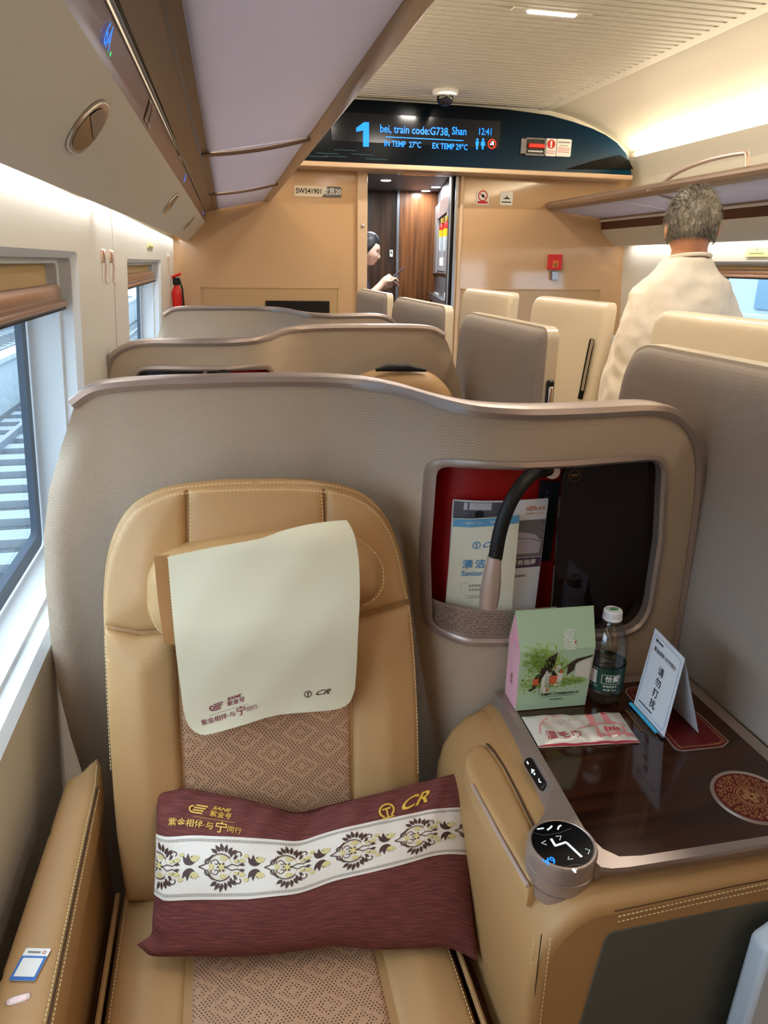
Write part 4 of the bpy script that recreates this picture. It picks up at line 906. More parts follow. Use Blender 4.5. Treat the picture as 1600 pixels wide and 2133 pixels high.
def stitch(nm, pts, par, r=.0007, L=.0034, gap=.0022, m=STITCH):
    g = MB(); acc = 0; pts = [Vector(p) for p in pts]; seg = []
    cum = [0]
    for a, b in zip(pts, pts[1:]): cum.append(cum[-1]+(b-a).length)
    def at(s):
        for i in range(len(cum)-1):
            if cum[i+1] >= s: return pts[i].lerp(pts[i+1], (s-cum[i])/max(1e-9, cum[i+1]-cum[i]))
        return pts[-1]
    s = 0
    while s+L < cum[-1]: g.tube([at(s), at(s+L)], r, 4); s += L+gap
    return g.build(nm, m, par)
# stitching lines just inside the outer edge
def off_line(px, k): return [spw(p.x, p.y, k) for p in seatpts(px, .035)]
stitch('stitching', off_line(px_spl([(232, 1600), (224, 1440), (219, 1320)]), .041), seat)
stitch('stitching', off_line(px_spl([(220, 1300), (221, 1245), (235, 1153), (275, 1077), (333, 1041), (386, 1027), (460, 1022), (540, 1020), (610, 1020), (674, 1024), (736, 1038), (787, 1075), (820, 1137), (841, 1228), (847, 1246)]), .042), seat)
stitch('stitching', off_line(px_spl([(850, 1262), (858, 1340), (866, 1480), (869, 1610)]), .041), seat)
stitch('stitching', off_line([(396, 1024), (397, 1150)], .041), seat); stitch('stitching', off_line([(668, 1022), (673, 1100)], .041), seat)
stitch('stitching', off_line(px_spl([(225, 1150), (264, 1066), (330, 1026), (430, 1011), (530, 1006)]), .026), seat); stitch('stitching', off_line(px_spl([(545, 1006), (660, 1008), (745, 1026), (797, 1066)]), .026), seat)
# head bolster
hb = seatpts([(300, 1290), (296, 1240), (300, 1200), (322, 1165), (360, 1145), (450, 1125), (560, 1108), (660, 1102), (730, 1112), (780, 1135), (802, 1170), (806, 1215), (790, 1250), (750, 1275), (690, 1290), (560, 1310), (440, 1330), (360, 1342), (325, 1330)], .08)
hb_o = spl(hb, 5)
hp_ = padded('head_bolster', hb_o, (SO+SN*.03, SU, SV, SN), LEATHER, seat, .075, .055, .011, .01)
stitch('bolster_stitching', [spw(p.x, p.y, .094) for p in seatpts([(318, 1195), (310, 1225), (312, 1265), (325, 1305), (345, 1322)], .09)], hp_)
stitch('bolster_stitching', [spw(p.x, p.y, .090) for p in seatpts(px_spl([(748, 1125), (780, 1150), (798, 1185), (796, 1225), (775, 1252), (750, 1262)]), .09)], hp_)
# seat cushion
def cz(px, py, z=.455): p = PZ(px, py, z); return Vector((p.x, p.y))
CO = (Vector((0, 0, .425)), Vector((1, 0, 0)), Vector((0, 1, 0)), Vector((0, 0, 1)))
cx0, cx1 = -.205, .275
padded('cushion_base', rpoly([Vector((cx0, .28)), Vector((cx1, .28)), Vector((cx1, .95)), Vector((cx0, .95))], .03), CO, LEATHER_D, seat, .03, .02, .03, .12)
def cp_(nm, pts, m, b=.01, **k): return padded(nm, rpoly([Vector(p) for p in pts], .004), (Vector((0, 0, .447)), Vector((1, 0, 0)), Vector((0, 1, 0)), Vector((0, 0, 1))), m, seat, .011, .012, .012, .006, b, **k)
A_ = cz(395, 1990); B_ = cz(398, 2133); C_ = cz(785, 1985); D_ = cz(822, 2133)
cp_('cushion_left_panel', [(cx0+.006, .30), (-.098, .30), (-.098, .94), (cx0+.006, .94)], LEATHER)
cp_('cushion_right_panel', [(.168, .30), (cx1-.006, .30), (cx1-.006, .94), (.168, .94)], LEATHER)
cp_('cushion_perforated_panel', [(-.094, .30), (.164, .30), (.164, .94), (-.094, .94)], PERF, .004)
for xs in (cx0+.012, cx1-.012): stitch('stitching', [(xs, .32, .459), (xs, .6, .461), (xs, .93, .459)], seat)
MB().tube([(cx1+.004, .3, .452), (cx1+.004, .92, .452)], .004, 8).build('piping', LEATHER_D, seat); MB().tube([(cx0-.004, .3, .45), (cx0-.004, .92, .45)], .004, 8).build('piping', LEATHER_D, seat)
MB().box((cx0+.02, .33, .0), (cx1-.02, .93, .32)).build('plinth', mat('seat_plinth', (60, 54, 50), .6), seat, bevel=.01)
# left armrest
ao = [PZ(x, y, .62) for x, y in ((205, 1572), (150, 1612), (136, 1616), (100, 1700), (50, 1860), (0, 2010))]
aL = [(-.281, 1.0), (-.283, .9), (-.289, .68), (-.30, .45)]; aR = [(-.215, .45), (-.218, .60), (-.2215, .80), (-.224, .97), (-.229, 1.02), (-.236, 1.05), (-.246, 1.045), (-.262, 1.012)]
padded('armrest_pad', rpoly([Vector(p) for p in aL[::-1]+[(-.277, 1.006)][:0]+[(-.262, 1.01)][:0]+aR[::-1]][::-1], .004), ((0, 0, .60), (1, 0, 0), (0, 1, 0), (0, 0, 1)), LEATHER, seat, .02, .018, .012, .03, .003)
MB().extrude([(x, y, .3) for x, y in [(-.275, .45), (-.225, .45), (-.229, .97), (-.24, 1.03), (-.275, 1.0)]], (0, 0, .275)).build('armrest_body', LEATHER_D, seat, bevel=.006)
stitch('armrest_stitching', [(-.2225, .47, .6195), (-.2255, .6, .6198), (-.2285, .8, .62), (-.231, .97, .62), (-.236, 1.02, .62)], seat)
stitch('armrest_stitching', [(-.2165, .47, .612), (-.2195, .6, .612), (-.223, .8, .612), (-.2255, .97, .612)], seat)
MB().tube([(-.2195, .46, .6155), (-.2225, .6, .6160), (-.2258, .8, .6163), (-.228, .97, .616)], .0012, 6).build('armrest_seam', SEAM, seat)
pb = PZ(38, 2082, .622); pl_ = [Vector((.013*math.copysign(abs(math.cos(a))**.5, math.cos(a)), .0055*math.copysign(abs(math.sin(a))**.8, math.sin(a)))) for a in [2*math.pi*i/32 for i in range(32)]]
bt = padded('armrest_button', pl_, ((pb.x, pb.y, .6215), (1, .12, 0), (-.12, 1, 0), (0, 0, 1)), ROSE2, seat, .002, .002, .003, .002)
padded('button_dish', [p*.72 for p in pl_], ((pb.x, pb.y, .6232), (1, .12, 0), (-.12, 1, 0), (0, 0, 1)), mat('pink_button', (226, 196, 188), .35, .4), bt, .0006, .001, .003, .001)
# sticker on the armrest
q0, q1, q2, q3 = [PZ(x, y, .6235) for x, y in ((28, 2042), (46, 1976), (98, 1977), (82, 2044))]
stk = thing('armrest_sticker', 'small blue and white square sticker on the left leather armrest', 'sticker', tuple(q0))
U_ = ((q3-q0)+(q2-q1)).normalized(); V_ = Vector((-U_.y, U_.x, 0)); c0 = (q0+q1+q2+q3)/4; wS = (q3-q0).length/2; hS = (q1-q0).length/2
def sk(m, x0, y0, x1, y1, z, nm): d_ = Draw(); d_.tri([(p.x, p.y) for p in rpoly([Vector((x0, y0)), Vector((x1, y0)), Vector((x1, y1)), Vector((x0, y1))], .001)], [tuple(range(28))]); return d_.build(nm, m, stk, lambda x, y: c0+U_*x+V_*y+Vector((0, 0, z)))
MB().extrude([c0+U_*p.x+V_*p.y for p in rpoly([Vector((-wS, -hS)), Vector((wS, -hS)), Vector((wS, hS)), Vector((-wS, hS))], .0015)], (0, 0, .0006)).build('backing', WHITE, stk)
sk(mat('sticker_blue', (50, 110, 190), .5), -wS, -hS, wS, hS*.5, .0009, 'blue_frame'); sk(WHITE, -wS*.8, -hS*.78, wS*.8, hS*.36, .0012, 'white_square')
q = Draw(); dashes(q, -.010, .005, hS*.74, .0022, 6); q.build('heading_text', GREYINK, stk, lambda x, y: c0+U_*x+V_*y+Vector((0, 0, .001)))
q = Draw(); q.arc(wS*.62, hS*.74, .0017, 0, 360, .0007); q.build('red_ring', REDINK, stk, lambda x, y: c0+U_*x+V_*y+Vector((0, 0, .001)))

# ---- backrest of the seat behind the first shell (only its top shows)
s2 = thing('leather_seat', 'tan leather seat top peeking above the nearest shell, in the second pod', 'seat', (.53, 1.95, 0))
o2 = [(-.20, .3), (-.21, .7), (-.20, .96), (-.16, 1.05), (-.08, 1.088), (.02, 1.096), (.10, 1.08), (.155, 1.03), (.18, .95), (.20, .7), (.20, .3)]
padded('backrest', rpoly([Vector((a, b)) for a, b in o2], .05), ((.50, 1.93, 0), (1, 0, 0), (0, .12, 1), (0, -1, .12)), LEATHER, s2, .06, .05, .02, .05)
stitch('stitching', [(.50+a, 1.93+.12*b-.035, b-.012) for a, b in ((-.15, 1.055), (-.08, 1.082), (.02, 1.09), (.10, 1.073), (.15, 1.03))], s2, .001)
MB().tube([(.50+a, 1.93+.12*b-.045, b+.004) for a, b in ((-.08, 1.09), (-.04, 1.096), (.01, 1.096), (.07, 1.086))], [.004, .011, .012, .004], 10).build('black_strap', BLACKR, s2)
# ---- seat with white head cloth seen past the cream partition, across the aisle
s3 = thing('leather_seat', 'seat across the aisle half hidden beside the man, under a white head cloth', 'seat', (1.85, 3.15, 0))
padded('backrest', rpoly([Vector((-.26, .3)), Vector((.26, .3)), Vector((.26, 1.07)), Vector((-.26, 1.07))], .08), ((1.85, 3.02, 0), (1, 0, 0), (0, .1, 1), (0, -1, .1)), LEATHER, s3, .06, .05, .03, .05)
hc = thing('head_cloth', 'white head cloth with plum logo on the seat beside the man', 'head cloth', (1.85, 2.98, .8))
sheet('cloth', rpoly([Vector((-.24, .78)), Vector((.2, .78)), Vector((.2, 1.085)), Vector((-.24, 1.085))], .03), mat('white_cloth', (214, 226, 232), .8), hc, lambda u, v, k: Vector((1.85+u, 3.02+.1*v-.064+k, v)), sp=.04, thick=.003)
q = Draw(); swoosh(q, -.21, .845, .014); q.text('紫金号', -.165, .842, .02); q.text('紫金相伴·与宁同行', -.16, .815, .018); q.build('print', REDTHREAD, hc, lambda x, y: Vector((1.85+x, 3.02+.1*y-.0665, y)))
# ================================================================ console with table
TZ = .72
con = thing('seat_console', 'tan leather side console with dark wood table top and rose metal frame', 'console', (.52, .75, 0))
def z2(px, py, z=TZ): p = PZ(px, py, z); return Vector((p.x, p.y))
# leather body: profile in X-Z pulled along Y
prof = [(.745, .0), (.310, .0), (.306, .30), (.304, .56), (.306, .60), (.314, .635), (.328, .662), (.350, .683), (.375, .694), (.745, .694)]
MB().extrude([(x, .552, z) for x, z in prof], (0, .398, 0)).build('body', LEATHER_D, con, bevel=.016, seg=4, ang=60)
# raised leather at the back left corner
bk = [PY(x, y, .93) for x, y in ((918, 1660), (926, 1600), (938, 1556), (962, 1522), (1000, 1488), (1042, 1466))]
g = [(p.x, p.z) for p in bk]; ring = g+[(.44, g[-1][1]), (.44, .5), (g[0][0], .5)]
MB().extrude([(x, .80, z-.004) for x, z in ring], (0, .150, 0)).build('rear_hump', LEATHER_D, con, bevel=.006, ang=60)
# armrest flap with rose strip
fl = [z2(x, y, .690) for x, y in ((968, 1585), (972, 1562), (990, 1548), (1012, 1550), (1045, 1590), (1078, 1655), (1110, 1722), (1136, 1776), (1150, 1830), (1102, 1838), (1042, 1735), (990, 1640))]
fp = padded('armrest_flap', spl(fl[:4], 4, False)+fl[4:], ((0, 0, .682), (1, 0, 0), (0, 1, 0), (0, 0, 1)), LEATHER, con, .008, .010, .008, .03)
MB().tube([Vector((p.x, p.y, .686)) for p in [z2(x, y, .690) for x, y in ((984, 1630), (1040, 1735), (1100, 1840))]], .0028, 8).build('rose_edge_strip', ROSE2, con)
MB().tube([Vector((p.x, p.y, .690)) for p in [z2(x, y, .690) for x, y in ((1014, 1549), (1030, 1566), (1052, 1600), (1080, 1655), (1112, 1723))]], .0014, 8).build('flap_gap', SEAM, con)
# metal frame
fold = [(1049, 1463), (1075, 1508), (1120, 1582), (1152, 1634), (1156, 1646), (1150, 1664), (1120, 1716)]
front = [(1252, 1806), (1275, 1809), (1310, 1806), (1450, 1784), (1600, 1757)]
o_t = [z2(*p) for p in fold]+[Vector((.352, .618)), Vector((.392, .590))]+[z2(*p) for p in front]; pf = o_t[-1]
o_t += [Vector((.742, pf.y+(pf.y-o_t[-2].y)*(.742-pf.x)/(pf.x-o_t[-2].x)*1.0)), Vector((.742, .948)), Vector((z2(1049, 1463).x-.004, .948))]
low = [(1040, 1500), (1066, 1548), (1104, 1625), (1132, 1688), (1130, 1700), (1122, 1716), (1104, 1750)]
lfront = [(1254, 1828), (1278, 1826), (1312, 1822), (1450, 1802), (1600, 1779)]
o_l = [z2(*p, .692) for p in low]+[Vector((.348, .612)), Vector((.392, .585))]+[z2(*p, .692) for p in lfront]; pf2 = o_l[-1]
o_l += [Vector((.744, pf2.y-.004)), Vector((.744, .949)), Vector((z2(1040, 1500, .692).x-.004, .949))]
glass_px = [(1064, 1452), (1078, 1484), (1215, 1722), (1234, 1748), (1256, 1768), (1290, 1784), (1337, 1782), (1600, 1741)]
go = [z2(*p) for p in glass_px]; go += [Vector((.722, go[-1].y+(go[-1].y-go[-2].y)*.4)), Vector((.722, .93)), Vector((go[0].x, .93))]
go[-1] = Vector((go[0].x-.002, .93))
n = len(o_t); top = sheet('metal_frame', o_t, ROSE, con, lambda u, v, k: Vector((u, v, TZ-k)), [go], .02, .006, smooth=False)
MB().add([Vector((p.x, p.y, TZ)) for p in o_t]+[Vector((p.x, p.y, .690)) for p in o_l], [(i, (i+1) % n, (i+1) % n+n, i+n) for i in range(n)]).build('frame_side', ROSE, con, ang=50)
sheet('wood_top', inset(go, -.0005), WOODT, con, lambda u, v, k: Vector((u, v, TZ-.0006-k)), sp=.04, thick=.006, smooth=False)
# disc controller
DC = Vector((.3625, .6165, 0)); R_ = .0415
ds = [(R_-.004, .672, R_, .676, .688), ]
MB().lathe(DC, [(R_-.006, .664), (R_-.001, .668), (R_, .682), (R_, .6835)], 56).build('disc_base_ring', ROSE, con)
MB().lathe(DC, [(R_-.002, .6835), (R_-.002, .685), (R_, .686), (R_, .7025), (R_-.002, .7035), (R_-.002, .7045)], 56).build('disc_middle_ring', ROSE, con)
MB().lathe(DC, [(R_-.002, .7035), (R_, .705), (R_, .724), (R_-.0015, .7275), (R_-.004, .728), (R_-.0052, .7265), (.01, .7262)], 56).build('disc_top_ring', ROSE, con)
dp = MB().lathe(DC, [(.0001, .727), (R_-.0054, .727), (R_-.0054, .7273), (.0001, .7274)], 56).build('touch_disc', mat('touch_black', (8, 9, 12), .12, coat=.3), con)
def dpx(px, py): p = PZ(px, py, .7278); return p.x, p.y
ID = lambda x, y: Vector((x, y, .7279))
q = Draw()
for l in ([(1128, 1750), (1135, 1758)], ): pass
def seatico(pts, w): q.stroke([dpx(*p) for p in pts], w)
seatico([(1148, 1747), (1157, 1762)], .0030); seatico([(1156, 1762), (1180, 1754)], .0026); seatico([(1180, 1755), (1212, 1785)], .0030)
for c in (((1137, 1751), (1128, 1756), (1139, 1760)), ((1158, 1742), (1169, 1741), (1166, 1750)), ((1219, 1768), (1229, 1771), (1225, 1779)), ((1185, 1784), (1183, 1790), (1194, 1789))): q.stroke([dpx(*p) for p in c], .0006)
q.build('seat_icon', SOFTLED, dp, ID)
q = Draw()
for pts, w_ in (([(1119, 1727), (1133, 1725)], .0018), ([(1140, 1729), (1147, 1724), (1150, 1720)], .002), ([(1162, 1728), (1164, 1722), (1169, 1719)], .002), ([(1194, 1809), (1199, 1818)], .0028), ([(1192, 1813), (1202, 1811)], .0016)): q.stroke([dpx(*p) for p in pts], w_)
q.build('button_icons', SOFTLED, dp, ID)
q = Draw(); q.stroke([dpx(*p) for p in ((1106, 1734), (1135, 1740), (1165, 1735), (1190, 1726))], .0004); q.stroke([dpx(*p) for p in ((1150, 1820), (1175, 1806), (1200, 1801), (1238, 1802))], .0004); q.build('divider_lines', mat('thin_grey_line', (120, 116, 118), .4), dp, ID)
q = Draw(); cx_, cy_ = dpx(1144, 1793); q.text('6A', 0, 0, .0145, bold=.012, sx=.9); r6 = math.pi+.05
q.build('seat_number', BLUELED, dp, lambda x, y: Vector((cx_+x*math.cos(r6)-y*math.sin(r6), cy_+x*math.sin(r6)+y*math.cos(r6), .728)))
# pill buttons on the frame side
a0, a1 = Vector((*z2(1100, 1585, .707), .707)), Vector((*z2(1135, 1642, .707), .707)); md = (a0+a1)/2; Ux = (a0-a1).normalized(); Nx = Vector((-.72, -.1, .55)); Nx = (Nx-Ux*Nx.dot(Ux)).normalized(); Vx = Nx.cross(Ux)
L_ = (a0-a1).length/2+.002
pill = rpoly([Vector((-L_, -.0075)), Vector((L_, -.0075)), Vector((L_, .0075)), Vector((-L_, .0075))], .0074)
pb_ = padded('button_pill', pill, (md-Nx*.003, Ux, Vx, Nx), BLACK, con, .0075, .0015, .004, .004)
q = Draw(); q.rect(L_-.012, -.001, L_-.006, .001); q.tri([(.002, -.0035), (.009, 0), (.002, .0035)], [(0, 1, 2)]); q.rect(-.004, -.0012, .0, .0012); q.stroke([(-.014, -.002), (-.018, 0), (-.022, -.002)], .0016)
q.build('button_marks', SOFTLED, pb_, lambda x, y: md+Nx*.0048+Ux*x+Vx*y)
# front panel
fpz = [PY(x, y, .5505) for x, y in ((1262, 1945), (1600, 1880))]
sl = (fpz[1].z-fpz[0].z)/(fpz[1].x-fpz[0].x)
sheet('grey_front_panel', rpoly([Vector((.352, .30)), Vector((.725, .30)), Vector((.725, fpz[0].z+.002)), Vector((.394, fpz[0].z))], .012), mat('grey_felt_panel', (92, 90, 80), .75), con, lambda u, v, k: Vector((u-.0+(.0), .5495+k, v)), sp=.08, thick=.006, smooth=False)
def dots(p0, p1, nm='stitching', r=.00055): stitch(nm, [p0.lerp(p1, i/12) for i in range(13)], con, r, .004, .003)
e0, e1 = Vector((.3235, .5515, .66)), Vector((.3235, .5515, .40)); dots(e0, e1); dots(Vector((.3095, .5635, .655)), Vector((.3095, .5635, .40)))
MB().tube([(.3135, .5545, .665), (.3135, .5545, .4)], .0007, 6).build('corner_seam', SEAM, con)
stitch('stitching', [(.405, .5495, .676), (.5, .5497, .680), (.6, .5497, .684), (.73, .5497, .684)], con); MB().tube([(.40, .5505, .684), (.55, .5505, .688), (.73, .5505, .69)], .0006, 6).build('top_seam', SEAM, con)
stitch('stitching', [(.405, .5495, .668), (.5, .5497, .672), (.6, .5497, .675), (.73, .5497, .677)], con)
# dark red inlay with gold border
mt = [z2(*p) for p in ((1300, 1434), (1388, 1538), (1410, 1567), (1508, 1557), (1519, 1545), (1458, 1488), (1385, 1427))]
mt[-1] = Vector((.672, .915)); mt[0] = Vector((.612, .915))
mo = rpoly(mt, [.02, 0, .02, .02, .0, 0, .02])
sheet('inlay_rim', mo, ROSE, con, lambda u, v, k: Vector((u, v, TZ+.0006-k)), sp=.03, thick=.001, smooth=False)
il = sheet('red_inlay', inset(mo, .0025), REDMAT, con, lambda u, v, k: Vector((u, v, TZ+.0010-k)), sp=.03, thick=.001, smooth=False)
q = Draw(); b_ = inset(mo, .0075); q.stroke([(p.x, p.y) for p in b_+b_[:2]], .0006)
for i, p in enumerate(resamp(inset(mo, .0078), .005)): 
    if p.y < .80 or i % 7 == 0: q.arc(p.x, p.y, .0012, i*50, i*50+260, .0004, 8, .0018)
q.build('gold_border', GOLDPR, il, lambda x, y: Vector((x, y, TZ+.0013)))
# gold small print on the table
q = Draw()
for i in range(8):
    a = z2(1303+i*5.0, 1478+i*2.2); b = z2(1303+i*5.0+34, 1478+i*2.2+46); q.stroke([a, b], .0007 if i else .002)
q.build('gold_print', mat('dim_gold', (120, 92, 50), .4), con, lambda x, y: Vector((x, y, TZ+.0003)))
# coaster disc
cc_ = z2(1565, 1660); rc = (cc_-z2(1481, 1650)).length
MB().lathe((cc_.x, cc_.y, 0), [(rc-.006, TZ-.001), (rc-.005, TZ+.0008), (rc-.001, TZ+.0018), (rc, TZ-.001)], 60).build('coaster_rim', ROSE, con)
cd_ = MB().lathe((cc_.x, cc_.y, 0), [(.0001, TZ+.0002), (rc-.0045, TZ+.0002), (rc-.0045, TZ+.0006), (.0001, TZ+.0007)], 60).build('coaster_disc', REDMAT, con)
q = Draw(); ri = rc-.009
for r, w_ in ((.0035, .0014), (ri*.42, .0012), (ri*.36, .0006), (ri*.5, .0008)): q.arc(cc_.x, cc_.y, r, 0, 360, w_, 40)
for k in range(4):
    a = math.pi/4+k*math.pi/2; x, y = cc_.x+ri*.2*math.cos(a+.78), cc_.y+ri*.2*math.sin(a+.78); q.text('囍', x, y, ri*.24); q.stroke([(cc_.x+.004*math.cos(a), cc_.y+.004*math.sin(a)), (cc_.x+ri*.36*math.cos(a), cc_.y+ri*.36*math.sin(a))], .0006)
for rr_, nn_, s_ in ((.62, 14, .12), (.80, 20, .11), (.94, 26, .08)):
    for k in range(nn_):
        a = 2*math.pi*k/nn_+rr_; x, y = cc_.x+ri*rr_*math.cos(a), cc_.y+ri*rr_*math.sin(a); d0 = math.degrees(a)+(90 if k % 2 else -90)
        q.arc(x, y, ri*s_*.25, d0, d0+400*(1 if k % 2 else -1), .0008, 14, ri*s_)
q.build('gold_scrollwork', GOLDPR, cd_, lambda x, y: Vector((x, y, TZ+.0009)))

# ================================================================ things on the table
def bil(c, x, y): return (c[0]*(1-x)+c[1]*x)*(1-y)+(c[3]*(1-x)+c[2]*x)*y   # corners bl br tr tl
# --- gift box
bl, br = PZ(1074, 1481, TZ+.001), PZ(1219, 1468, TZ+.001); ux = (br-bl).normalized(); uy = Vector((-ux.y, ux.x, 0)); DB = .052
zm = PY(1229, 1346, br.y).z; zt = PY(1145, 1268, (bl.y+br.y)/2+DB*.22).z; Wb = (br-bl).length
gb = thing('gift_box', 'pale green folding gift box with village picture, pink sides, on the console table', 'box', tuple((bl+br)/2+uy*DB/2))
def bp3(a, b, z): return bl+ux*a+uy*b+Vector((0, 0, z-bl.z))
e = .004
P = dict(f0=bp3(0, 0, bl.z), f1=bp3(Wb, 0, bl.z), m0=bp3(-e*.5, -e, zm), m1=bp3(Wb+e*.9, -e, zm), t0=bp3(-.009, DB*.22, zt), t1=bp3(Wb-.0, DB*.22, zt), b0=bp3(0, DB, bl.z), b1=bp3(Wb, DB, bl.z), n0=bp3(0, DB, zm), n1=bp3(Wb, DB, zm))
def plate(nm, pts, m, th=.0008, par=gb):
    nn = (pts[1]-pts[0]).cross(pts[2]-pts[0]).normalized(); return MB().extrude(pts, -nn*th).build(nm, m, par, smooth=False)
GREEN = mat('pale_green_card', (176, 204, 172), .6); PINK = mat('pink_card', (232, 176, 190), .6)
plate('front_panel', [P['f0'], P['f1'], P['m1'], P['m0']], GREEN); plate('front_upper_panel', [P['m0'], P['m1'], P['t1'], P['t0']], GREEN)
plate('back_panel', [P['b1'], P['b0'], P['n0'], P['n1']], GREEN); plate('back_upper_panel', [P['n1'], P['n0'], P['t0'], P['t1']], GREEN)
plate('bottom_panel', [P['f1'], P['f0'], P['b0'], P['b1']], GREEN)
inn_ = bp3(.010, DB*.5, zm+.004); inr = bp3(Wb-.010, DB*.5, zm+.004)
plate('side_panel', [P['b0'], P['f0'], P['m0'], inn_, P['n0']][:3]+[P['n0']], PINK); plate('side_gusset', [P['n0'], P['m0'], inn_], PINK); MB().add([P['m0'], P['t0'], inn_, P['n0']], [(0, 1, 2), (2, 1, 3)]).build('side_gusset', PINK, gb, smooth=False)
plate('side_panel', [P['f1'], P['b1'], P['n1'], P['m1']], PINK); MB().add([P['m1'], P['t1'], inr, P['n1']], [(0, 1, 2), (2, 1, 3)]).build('side_gusset', PINK, gb, smooth=False)
fr_z = (zm-bl.z)/(zt-bl.z)
nlo = (P['f1']-P['f0']).cross(P['m0']-P['f0']).normalized(); nhi = (P['m1']-P['m0']).cross(P['t0']-P['m0']).normalized()
def boxmap(off=.0004):
    def f(x, y):
        if y < fr_z: return bil((P['f0'], P['f1'], P['m1'], P['m0']), x, y/fr_z)+nlo*off
        return bil((P['m0'], P['m1'], P['t1'], P['t0']), x, (y-fr_z)/(1-fr_z))+nhi*off
    return f
def blobs(nm, m, cs, off, n=26, sd=1):
    r = random.Random(sd); q = Draw()
    for cx, cy, sx, sy, k, s in cs:
        for i in range(k):
            a = r.gauss(0, 1)*sx+cx; b = r.gauss(0, 1)*sy+cy
            if .03 < a < .97 and .04 < b < .96: q.circle(a, b, s*r.uniform(.5, 1.3)*.8, 6, s*r.uniform(.5, 1.2)*.6)
    q.build(nm, m, gb, boxmap(off))
LG = mat('leaf_light_green', (160, 190, 92), .7); MG = mat('leaf_mid_green', (122, 158, 64), .7); DT = mat('tree_dark', (58, 44, 32), .7); HW = mat('house_white', (214, 214, 200), .7); HR = mat('house_orange', (206, 96, 60), .7)
blobs('foliage_light', LG, [(.28, .52, .12, .07, 330, .020), (.5, .46, .13, .05, 160, .018), (.35, .29, .2, .035, 330, .018), (.75, .29, .12, .022, 190, .014), (.25, .62, .10, .04, 90, .012)], .0004, sd=2)
q = Draw(); q.poly([(.14, .22), (.2, .24), (.21, .34), (.28, .38), (.30, .44), (.40, .56), (.50, .60), (.48, .50), (.44, .42), (.38, .36), (.30, .33), (.26, .24), (.18, .2)]); q.circle(.41, .49, .07, 12, .07); q.circle(.27, .33, .05, 12, .05); q.circle(.36, .41, .06, 10, .04)
q.poly([(.66, .35), (.75, .40), (.76, .47), (.66, .44)]); q.poly([(.62, .44), (.76, .52), (.98, .55), (.98, .535), (.80, .49), (.74, .455)]); q.build('dark_trunks_and_roofs', DT, gb, boxmap(.0007))
q = Draw(); q.poly([(.32, .18), (.44, .18), (.44, .36), (.38, .42), (.32, .33)]); q.poly([(.5, .24), (.60, .26), (.6, .40), (.54, .48), (.48, .44)]); q.poly([(.77, .34), (.97, .30), (.97, .52), (.86, .505), (.77, .46)]); q.build('white_walls', HW, gb, boxmap(.0009))
q = Draw(); q.rect(.20, .27, .28, .34); q.rect(.43, .27, .53, .36); q.rect(.55, .38, .60, .42); q.circle(.41, .205, .02, 10); q.rect(.48, .43, .50, .455); q.build('orange_walls', HR, gb, boxmap(.0011))
q = Draw(); q.poly([(.36, .38), (.44, .40), (.53, .36), (.46, .37), (.44, .43), (.42, .39)]); q.poly([(.45, .37), (.49, .36), (.53, .365), (.46, .42)]); [q.stroke([(.385, .25+i*.035), (.425, .25+i*.035)], .004) for i in range(4)]; q.stroke([(.385, .25), (.385, .36)], .004); q.stroke([(.425, .25), (.425, .36)], .004); q.stroke([(.30, .15), (.30, .28)], .005); q.build('dark_window_lines', INK, gb, boxmap(.0013))
blobs('foliage_mid', MG, [(.25, .50, .08, .06, 170, .013), (.33, .24, .16, .03, 60, .012), (.72, .275, .13, .018, 60, .012), (.56, .42, .05, .02, 24, .012)], .0015, sd=5)
q = Draw()
def boxtext(t, x, y, s, **k):
    d = Draw(); d.text(t, 0, 0, s, **k); H_ = (zt-bl.z)
    q.tri([(x+a/Wb, y+b/H_) for a, b in d.v], d.f)
boxtext('夏', .66, .74, .021); boxtext('蝉', .66, .645, .018); q.build('white_title', WHITEINK, gb, boxmap(.0006))
q = Draw(); boxtext('中国铁路上海局集团有限公司', .60, .155, .0048, bold=.02); boxtext('▰ CHINA RAILWAY SHANGHAI GROUP CO., LTD', .56, .13, .0026, bold=.01); boxtext('绿净餐食品', .56, .095, .0045); q.rect(.40, .15, .44, .158); q.build('black_caption', INK, gb, boxmap(.0006))
q = Draw(); q.rect(.725, .675, .745, .70); q.build('red_seal', REDINK, gb, boxmap(.0006))
q = Draw(); q.text('夏蝉', 0, 0, .010, vertical=1.0); q.build('side_caption', mat('mauve_ink', (150, 84, 104), .6), gb, lambda x, y: bil((P['b0'], P['f0'], P['m0'], P['n0']), .5+x/DB, .45+y/(zm-bl.z))+Vector((-ux.x, -ux.y, 0))*.0012)
# --- water bottle
bc = PZ(1262, 1464, TZ+.001)+Vector((.003, .018, 0)); hB = PY(1276, 1270, bc.y).z-bc.z
bt_ = thing('water_bottle', 'small clear plastic water bottle with dark green label and white cap', 'bottle', tuple(bc))
k = hB/.172; RB = .0305
pf_ = [(.020, 0), (.026, .002), (.0285, .010), (.0270, .016), (.0300, .022), (.0300, .028), (.0290, .030), (.0290, .074), (.0302, .077), (.0302, .082), (.0285, .086), (.0305, .090), (.0305, .098), (.0290, .102), (.0300, .106), (.0285, .118), (.0235, .132), (.0175, .144), (.0130, .150), (.0125, .154)]
prof_ = [(r*RB/.0305, z*k) for r, z in pf_]
MB().lathe(bc, prof_, 44).build('body', PET, bt_, ang=60)
MB().lathe(bc, [(max(r*RB/.0305-.0008, .001), z*k+.0008) for r, z in pf_[:17]], 40).build('water', glass_mat('water', (.97, .99, 1, 1)), bt_, ang=60)
MB().lathe(bc, [(.0125, .1545*k), (.0148, .155*k), (.0150, .158*k), (.0140, .159*k), (.0140, .171*k), (.0130, .1725*k), (.002, .173*k)], 36).build('cap', mat('white_cap', (236, 238, 240), .35), bt_)
g = MB()
